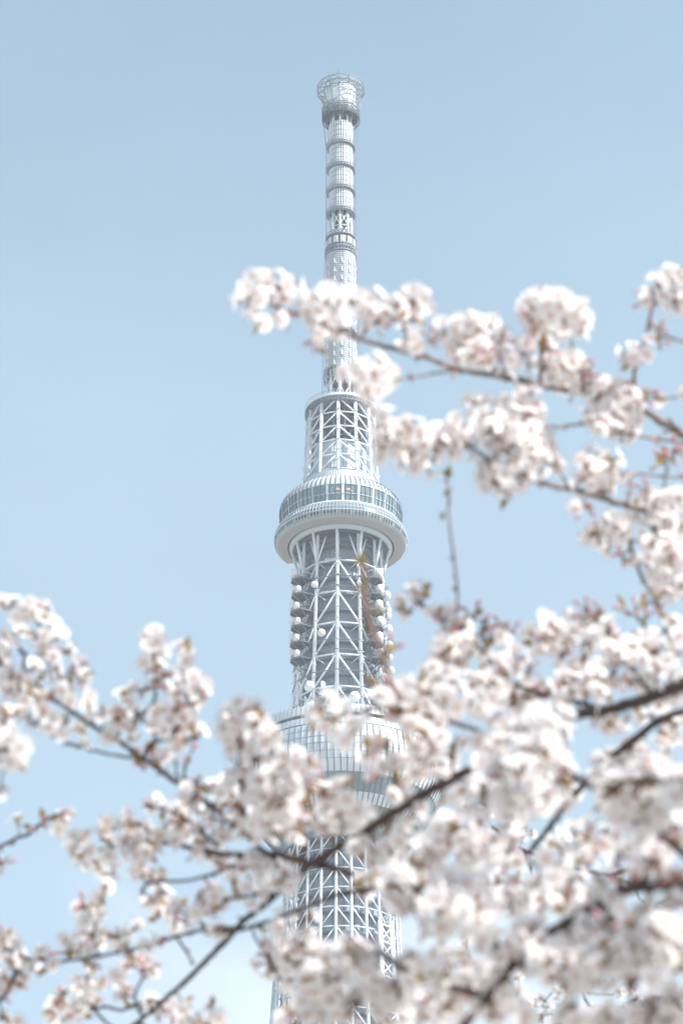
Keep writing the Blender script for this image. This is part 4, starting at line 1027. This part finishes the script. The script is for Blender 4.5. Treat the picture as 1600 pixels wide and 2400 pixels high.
CC = [(150, 180, 90), (220, 150, 60), (110, 260, 75), (230, 280, 95), (330, 270, 70), (120, 380, 70), (230, 420, 90), (340, 380, 65), (170, 520, 80), (300, 480, 70),
    (490, 480, 90), (600, 500, 90), (680, 540, 55), (450, 580, 80), (560, 620, 100), (380, 600, 80), (300, 620, 70), (660, 640, 70), (500, 740, 100), (620, 740, 90), (380, 760, 100), (280, 740, 60), (440, 860, 90), (560, 850, 70), (340, 880, 80), (240, 880, 70), (700, 700, 60), (780, 700, 90), (840, 650, 60), (860, 760, 60), (780, 820, 80), (720, 900, 80), (850, 880, 90), (930, 820, 70), (1000, 830, 70), (960, 900, 50), (640, 920, 50), (540, 980, 50), (780, 980, 70),
    (700, 130, 90), (780, 200, 110), (660, 230, 70), (860, 180, 80), (920, 240, 60), (780, 310, 60), (860, 380, 40), (1080, 130, 100), (1180, 120, 100), (1240, 60, 90), (1330, 140, 100), (1420, 220, 90), (1500, 100, 110), (1280, 260, 70), (1380, 330, 70), (1480, 320, 60),
    (1060, 420, 80), (1010, 480, 60), (1100, 540, 70), (1040, 600, 60), (1130, 380, 60), (1180, 500, 50), (1250, 520, 60), (1330, 480, 70), (1430, 520, 80), (1300, 600, 60), (1230, 640, 60), (1400, 420, 80), (1210, 720, 50), (1280, 760, 50),
    (60, 680, 80), (120, 800, 80), (50, 880, 90), (130, 920, 80), (200, 960, 60), (40, 1000, 60), (100, 740, 60), (340, 1200, 70), (420, 1180, 80), (460, 1260, 70), (380, 1280, 60), (500, 1160, 50), (260, 1160, 60), (140, 1180, 70), (60, 1200, 60), (930, 1090, 60), (1000, 1070, 50),
    (1000, 1290, 70), (980, 1370, 60), (1100, 1200, 90), (1200, 1250, 100), (1130, 1330, 90), (1250, 1380, 100), (1380, 1200, 120), (1480, 1280, 120), (1350, 1330, 100), (1200, 1450, 80), (1320, 1480, 110), (1450, 1440, 120),
    (860, 1700, 100), (780, 1760, 100), (930, 1760, 100), (1000, 1720, 80), (850, 1840, 100), (730, 1820, 60), (960, 1860, 90), (700, 1900, 90), (800, 1950, 100), (620, 1800, 60), (520, 1790, 80), (440, 1810, 60), (560, 1870, 80), (640, 1980, 80), (520, 1950, 60), (740, 2080, 110), (850, 2080, 110), (620, 2100, 90), (950, 2000, 100), (1050, 1950, 100), (560, 2180, 70), (480, 2200, 60), (680, 2200, 100), (900, 2180, 110), (1100, 2080, 130), (1230, 2000, 120), (1350, 1900, 110), (1450, 1800, 100), (1250, 1850, 80), (1180, 2180, 120), (1330, 2120, 130), (1480, 2050, 120), (1500, 1900, 110)]
RA = [(120, 150, 40), (150, 210, 35), (190, 90, 30), (205, 160, 45), (255, 100, 30, B), (500, 215, 30, B), (580, 280, 30, B), (650, 270, 30, B), (700, 290, 30, B), (345, 275, 25, B), (1065, 185, 30, B), (1140, 185, 30, B), (1265, 200, 35, B), (1325, 175, 30, B), (1385, 220, 30, B), (85, 390, 25, B),
    (400, 200, 30), (405, 240, 40), (460, 270, 30), (390, 310, 45), (540, 320, 40), (610, 320, 50), (650, 360, 40), (700, 400, 30), (430, 350, 50), (400, 420, 60), (330, 430, 40), (285, 470, 35), (480, 420, 50), (560, 430, 50), (640, 460, 50), (700, 480, 50), (760, 440, 35), (780, 500, 40),
    (300, 520, 50), (200, 580, 60), (120, 600, 60), (40, 600, 60), (260, 600, 60), (360, 540, 70), (460, 560, 80), (560, 600, 80), (400, 660, 80), (520, 680, 80), (310, 680, 70), (220, 680, 60), (130, 690, 60), (620, 540, 60), (700, 560, 60), (780, 580, 50), (680, 660, 60), (760, 640, 50), (620, 720, 60), (180, 780, 60),
    (790, 310, 50), (860, 230, 60), (900, 280, 60), (830, 370, 50), (920, 370, 60), (1000, 230, 45), (1010, 320, 50), (1080, 280, 45), (950, 440, 60), (1010, 480, 50), (1150, 310, 60), (1220, 300, 60), (1260, 370, 60), (1180, 400, 60), (1100, 380, 50), (1060, 460, 50), (1150, 470, 55), (1220, 470, 50), (1280, 430, 50), (1350, 350, 50), (1420, 320, 45), (1380, 420, 40), (940, 540, 60), (1020, 540, 40), (880, 600, 50), (950, 660, 50), (1000, 600, 40), (1080, 620, 45), (1140, 560, 40), (1200, 560, 40), (1290, 570, 50), (1370, 560, 40), (1480, 440, 50), (1540, 400, 50), (1510, 260, 50), (1550, 280, 50), (1500, 500, 40), (1530, 640, 45), (1450, 680, 50), (1220, 800, 45), (1180, 770, 50), (1280, 770, 45), (1350, 740, 45), (1130, 750, 40), (1400, 720, 40),
    (820, 800, 100), (870, 850, 90), (760, 840, 80), (930, 830, 80), (600, 960, 100), (680, 1020, 100), (580, 1060, 90), (760, 1000, 90), (850, 960, 90), (900, 1050, 90), (780, 1120, 100), (660, 1140, 100), (560, 1150, 80), (960, 1000, 60), (980, 1130, 80), (880, 1160, 80),
    (1180, 1000, 100), (1300, 960, 100), (1400, 1000, 100), (1230, 1100, 100), (1350, 1100, 110), (1440, 1120, 90), (1250, 1190, 90), (1400, 1200, 90), (1530, 1150, 70), (1550, 1050, 60), (1520, 820, 60), (1490, 760, 50), (1550, 760, 50), (1460, 830, 45),
    (300, 850, 60), (300, 920, 60), (200, 900, 60), (140, 950, 60), (380, 930, 50), (450, 860, 45), (520, 880, 50), (640, 800, 50), (660, 770, 40), (240, 1020, 50), (330, 1010, 50), (420, 1130, 60), (470, 1060, 60), (350, 1160, 50)]
RB = [(250, 60, 100), (380, 60, 100), (500, 60, 100), (620, 100, 110), (680, 60, 90), (560, 180, 80), (450, 150, 70), (340, 200, 70), (120, 270, 80), (220, 280, 90), (320, 310, 80), (60, 330, 80), (150, 380, 90), (420, 320, 70), (480, 240, 70), (540, 320, 60), (280, 400, 80), (380, 440, 70), (40, 440, 90), (480, 440, 60), (550, 440, 60),
    (820, 60, 90), (1120, 60, 100), (1250, 60, 110), (1380, 80, 110), (1480, 40, 90), (1170, 160, 90), (1300, 180, 90), (1400, 190, 80), (1530, 200, 70), (1000, 250, 70), (1080, 280, 70), (900, 270, 60), (830, 330, 60), (760, 360, 50), (950, 340, 60), (1150, 330, 70), (1250, 330, 80), (1350, 360, 80), (1430, 400, 80), (1300, 450, 90), (1400, 500, 80), (1180, 430, 70), (1080, 400, 60), (1000, 420, 60), (920, 430, 55), (830, 420, 50), (720, 430, 50), (1520, 330, 70), (1540, 560, 60),
    (100, 600, 110), (220, 580, 110), (330, 590, 110), (420, 600, 90), (60, 720, 110), (180, 720, 120), (300, 720, 120), (400, 720, 90), (120, 820, 100), (260, 810, 100), (380, 820, 80),
    (620, 620, 80), (700, 600, 80), (780, 560, 80), (880, 560, 90), (980, 520, 90), (1080, 560, 80), (640, 720, 80), (740, 700, 90), (850, 660, 90), (960, 650, 90), (1060, 640, 80), (1120, 720, 80), (1010, 760, 90), (900, 740, 80),
    (580, 860, 90), (680, 880, 90), (640, 980, 100), (760, 960, 100), (900, 930, 120), (1020, 900, 130), (1140, 880, 120), (1240, 820, 120), (1340, 760, 110), (1440, 720, 100), (1530, 700, 80), (1400, 860, 110), (1500, 880, 100), (860, 1060, 120), (990, 1050, 130), (1120, 1020, 130), (1250, 970, 120), (1370, 960, 100), (720, 1080, 100), (640, 1120, 80), (800, 1160, 100), (930, 1170, 100), (1060, 1160, 100), (1180, 1120, 90), (1290, 1100, 80), (1390, 1090, 80), (1490, 1030, 90), (1540, 1130, 80), (1240, 1210, 60), (1330, 1180, 60),
    (490, 1050, 50), (420, 1060, 60), (360, 1120, 70), (400, 1200, 60), (330, 960, 50), (280, 870, 45), (240, 1060, 50), (140, 1100, 70), (60, 1140, 80), (130, 1230, 70), (50, 1250, 80), (240, 1180, 60), (560, 1270, 70), (470, 1250, 60), (380, 1290, 60), (290, 1290, 70), (180, 1320, 70), (80, 1350, 90), (300, 1390, 80), (420, 1400, 60), (520, 1370, 70), (600, 1420, 60)]
FARL = [(650, 1320, 35), (700, 1300, 30), (740, 1350, 35), (800, 1270, 35), (830, 1340, 35), (780, 1410, 40), (860, 1420, 40), (700, 1420, 40), (1180, 1270, 40), (1250, 1260, 40), (1310, 1300, 40), (1370, 1300, 40), (1420, 1340, 45), (1330, 1380, 50), (1250, 1370, 50), (1150, 1390, 60), (1050, 1400, 70), (960, 1440, 60), (1450, 1400, 60), (1530, 1350, 50), (1510, 1260, 40), (1540, 1430, 60),
    (330, 150, 28), (280, 200, 28), (240, 130, 22), (380, 170, 25), (360, 260, 25), (600, 260, 30), (640, 300, 28), (590, 310, 25), (830, 470, 28), (800, 500, 25), (1240, 590, 30), (1290, 600, 25), (500, 640, 26), (480, 700, 26), (230, 930, 26), (280, 940, 24), (210, 980, 20), (560, 1170, 26), (100, 1320, 30)]
T.grow(zl(0, 1380, 2.958, LU) + zl(0, 1860, 2.958, LL) + zl(500, 1600, 2.8, CC) + zl(880, 1340, 2.178, RA) + zl(1000, 1840, 2.613, RB))
def fill(poly, n, r0, r1, gaps, rnd):
    out = []
    while len(out) < n:
        x, y = rnd.uniform(500, 1568), rnd.uniform(1380, 2380)
        ins = False
        for (x1, y1), (x2, y2) in zip(poly, poly[1:] + poly[:1]):
            if (y1 > y) != (y2 > y) and x < (x2 - x1) * (y - y1) / (y2 - y1) + x1: ins = not ins
        if ins and all(((x - a) / c) ** 2 + ((y - b) / d) ** 2 > 1 for a, b, c, d in gaps): out.append((x, y, rnd.uniform(r0, r1)))
    return dl(out)
GAPS = [(1240, 1530, 40, 60), (1355, 1690, 60, 45), (1055, 1670, 35, 40), (1047, 1852, 45, 35), (1351, 1829, 30, 45), (1197, 2017, 28, 28), (1355, 2294, 80, 45), (1047, 2178, 50, 70), (770, 2050, 90, 90), (880, 1810, 50, 45), (875, 2150, 45, 60), (1248, 1920, 40, 70), (1460, 2040, 80, 30), (1300, 2120, 40, 25), (1400, 1625, 150, 30), (960, 1830, 110, 40)]
T.grow(fill([(860, 1960), (900, 1890), (1080, 1790), (1300, 1700), (1568, 1650), (1568, 2360), (660, 2360), (680, 2240), (840, 2170), (900, 2160)], 42, 26, 42, GAPS, T.rnd))
T.grow(fill([(990, 1490), (1060, 1430), (1130, 1500), (1210, 1570), (1260, 1420), (1400, 1430), (1568, 1440), (1568, 1600), (1300, 1640), (1180, 1710), (1060, 1710), (900, 1650), (850, 1590)], 45, 18, 32, GAPS, T.rnd))
T.grow(dl([(530, 1640, 34), (570, 1622, 34), (590, 1660, 34), (545, 1690, 36), (602, 1705, 34), (570, 1745, 34), (622, 1728, 30), (520, 1668, 26), (556, 1712, 30), (590, 1625, 26), (612, 1680, 28),
    (560, 1790, 36), (592, 1830, 38), (622, 1795, 36), (602, 1885, 36), (642, 1850, 38), (556, 1862, 34), (530, 1830, 30), (640, 1905, 30), (575, 1905, 30), (655, 1800, 34),
    (960, 1868, 38), (1002, 1905, 40), (1045, 1895, 34), (930, 1925, 38), (990, 1955, 40), (1062, 1925, 40), (560, 1990, 36), (602, 2000, 36), (640, 2012, 34), (590, 2042, 34), (650, 2122, 34), (692, 2112, 32), (640, 2172, 38), (692, 2162, 36), (620, 2205, 36), (662, 2232, 40), (704, 2252, 40), (744, 2232, 36), (762, 2285, 40), (735, 2190, 34), (545, 2030, 30), (902, 1955, 34), (960, 1990, 40), (870, 1990, 34), (910, 2010, 36)]))
T.grow([(x * DS, y * DS, r * DS, None, d) for x, y, r, d in [(1120, 1745, 44, 3.1), (1155, 1722, 46, 3.05), (1200, 1690, 46, 3.0), (1240, 1668, 46, 3.0), (1270, 1650, 40, 3.05), (1180, 1760, 44, 3.0), (1215, 1735, 46, 2.95), (1255, 1715, 46, 2.95), (1300, 2352, 58, 2.95), (1365, 2362, 60, 2.9), (1425, 2348, 60, 2.9), (1485, 2355, 60, 2.85), (1540, 2335, 56, 2.85), (1566, 2290, 50, 2.8), (1505, 2310, 40, 2.85), (1285, 1690, 40, 3.0), (1225, 1640, 36, 3.1), (1135, 1785, 40, 3.05)]])
T.grow([(1660 + 80 * (k // 4) + T.rnd.uniform(-30, 30), 1500 + 260 * (k % 4) + T.rnd.uniform(-100, 100), 44) for k in range(40)] + [(-60 - 50 * (k // 3) + T.rnd.uniform(-20, 20), 1450 + 330 * (k % 3) + T.rnd.uniform(-90, 90), 40) for k in range(9)], .25)
gl = MB(); lr = random.Random(6)                # green leaf tufts on the two bare shoots
for x, y, d, n, L in [(1026, 1096, 3.9, 8, .024), (1016, 1195, 3.9, 3, .018), (1034, 1230, 3.9, 2, .012), (1020, 1140, 3.9, 2, .016), (1035, 1130, 3.9, 2, .013), (1045, 1360, 3.9, 2, .013), (1032, 1160, 3.9, 2, .011),
                      (832, 1300, 3.3, 6, .02), (824, 1365, 3.3, 5, .019), (868, 1410, 3.32, 4, .017), (845, 1450, 3.32, 4, .018), (882, 1500, 3.35, 3, .013), (874, 1490, 3.35, 2, .012)]:
    for k in range(n):
        v = Vector((lr.uniform(-.6, .6), lr.uniform(-.5, .5), lr.uniform(.5, 1.2))); leaf(gl, lr, P(x * DS, y * DS, d) - T.base, v, .8 * L * lr.uniform(.8, 1.2), 0)
gl.build('young_leaves', GREEN, T.root)
T.buds(60)
T.finish(100, [(Vector((2.9, 4.4, -.1)), .24), (Vector((2.92, 4.4, .5)), .18), (Vector((2.8, 4.3, 1.4)), .16), (Vector((2.6, 4.1, 2.4)), .12)])

# --- smaller looking tree farther back, glimpsed through the gaps at the lower right
T = Tree((2.6, 9.4, 0), 'finer twigged cherry tree in bloom glimpsed through gaps behind the big lower right blossoms', BARK, 37)
f3 = Vector((2.3, 9.0, 3.2))
T.branch([(1600, 2300), (1480, 2290), (1400, 2320), (1250, 2330), (1150, 2310), (1080, 2260), (1060, 2190)], 7.6, 7.8, 4, 1.5, ([f3, (1.8, 8.2, 4.0)], [.06, .03]))
T.branch([(1450, 2420), (1390, 2350), (1340, 2290), (1345, 2240)], 7.6, 7.6, 3.2, 1.6, ([f3, (1.5, 8.0, 3.8)], [.05, .02]))
T.branch([(1300, 2330), (1290, 2270), (1250, 2300), (1245, 2352)], 7.6, 7.6, 2, 1.3)
T.branch([(1345, 2282), (1400, 2285), (1430, 2275)], 7.6, 7.6, 1.6, 1.2)
T.branch([(1400, 2010), (1300, 1990), (1200, 1950), (1130, 1900), (1080, 1860), (1050, 1840)], 7.8, 7.8, 5, 2, ([f3, (1.9, 8.4, 4.4), (1.2, 7.6, 4.75)], [.06, .03, .012]))
T.branch([(1200, 1950), (1220, 2010), (1190, 2060), (1180, 2100)], 7.8, 7.8, 3, 2)
T.branch([(1080, 2200), (1070, 2160), (1090, 2130)], 7.8, 7.8, 3, 2)
T.grow(zl(1000, 1840, 2.613, FARL), .3)
T.grow([(1650 + 60 * (k // 4) + T.rnd.uniform(-30, 30), 1900 + 160 * (k % 4) + T.rnd.uniform(-60, 60), 26) for k in range(32)], .5)
T.finish(60, [(Vector((2.6, 9.4, -.1)), .2), (Vector((2.6, 9.4, .5)), .16), (Vector((2.5, 9.2, 1.8)), .14), (Vector((2.3, 9.0, 3.25)), .1)])
# ------------------------------------------------------------------ air
hz = MB()
hz.box((0, 0, 322), (2600, 0, 0), (0, 2600, 0), (0, 0, 323.5))
hm = bpy.data.materials.new('pale_air'); hm.use_nodes = True
t = hm.node_tree; t.nodes.remove(t.nodes['Principled BSDF'])
pv = N(t, 'ShaderNodeVolumePrincipled', Density=0.00013, Anisotropy=0.2)
pv.inputs['Color'].default_value = (0.88, 0.94, 1.0, 1)
t.links.new(pv.outputs[0], t.nodes['Material Output'].inputs['Volume'])
tag(hz.build('haze', hm, loc=(0, 800, 0)), kind='stuff')
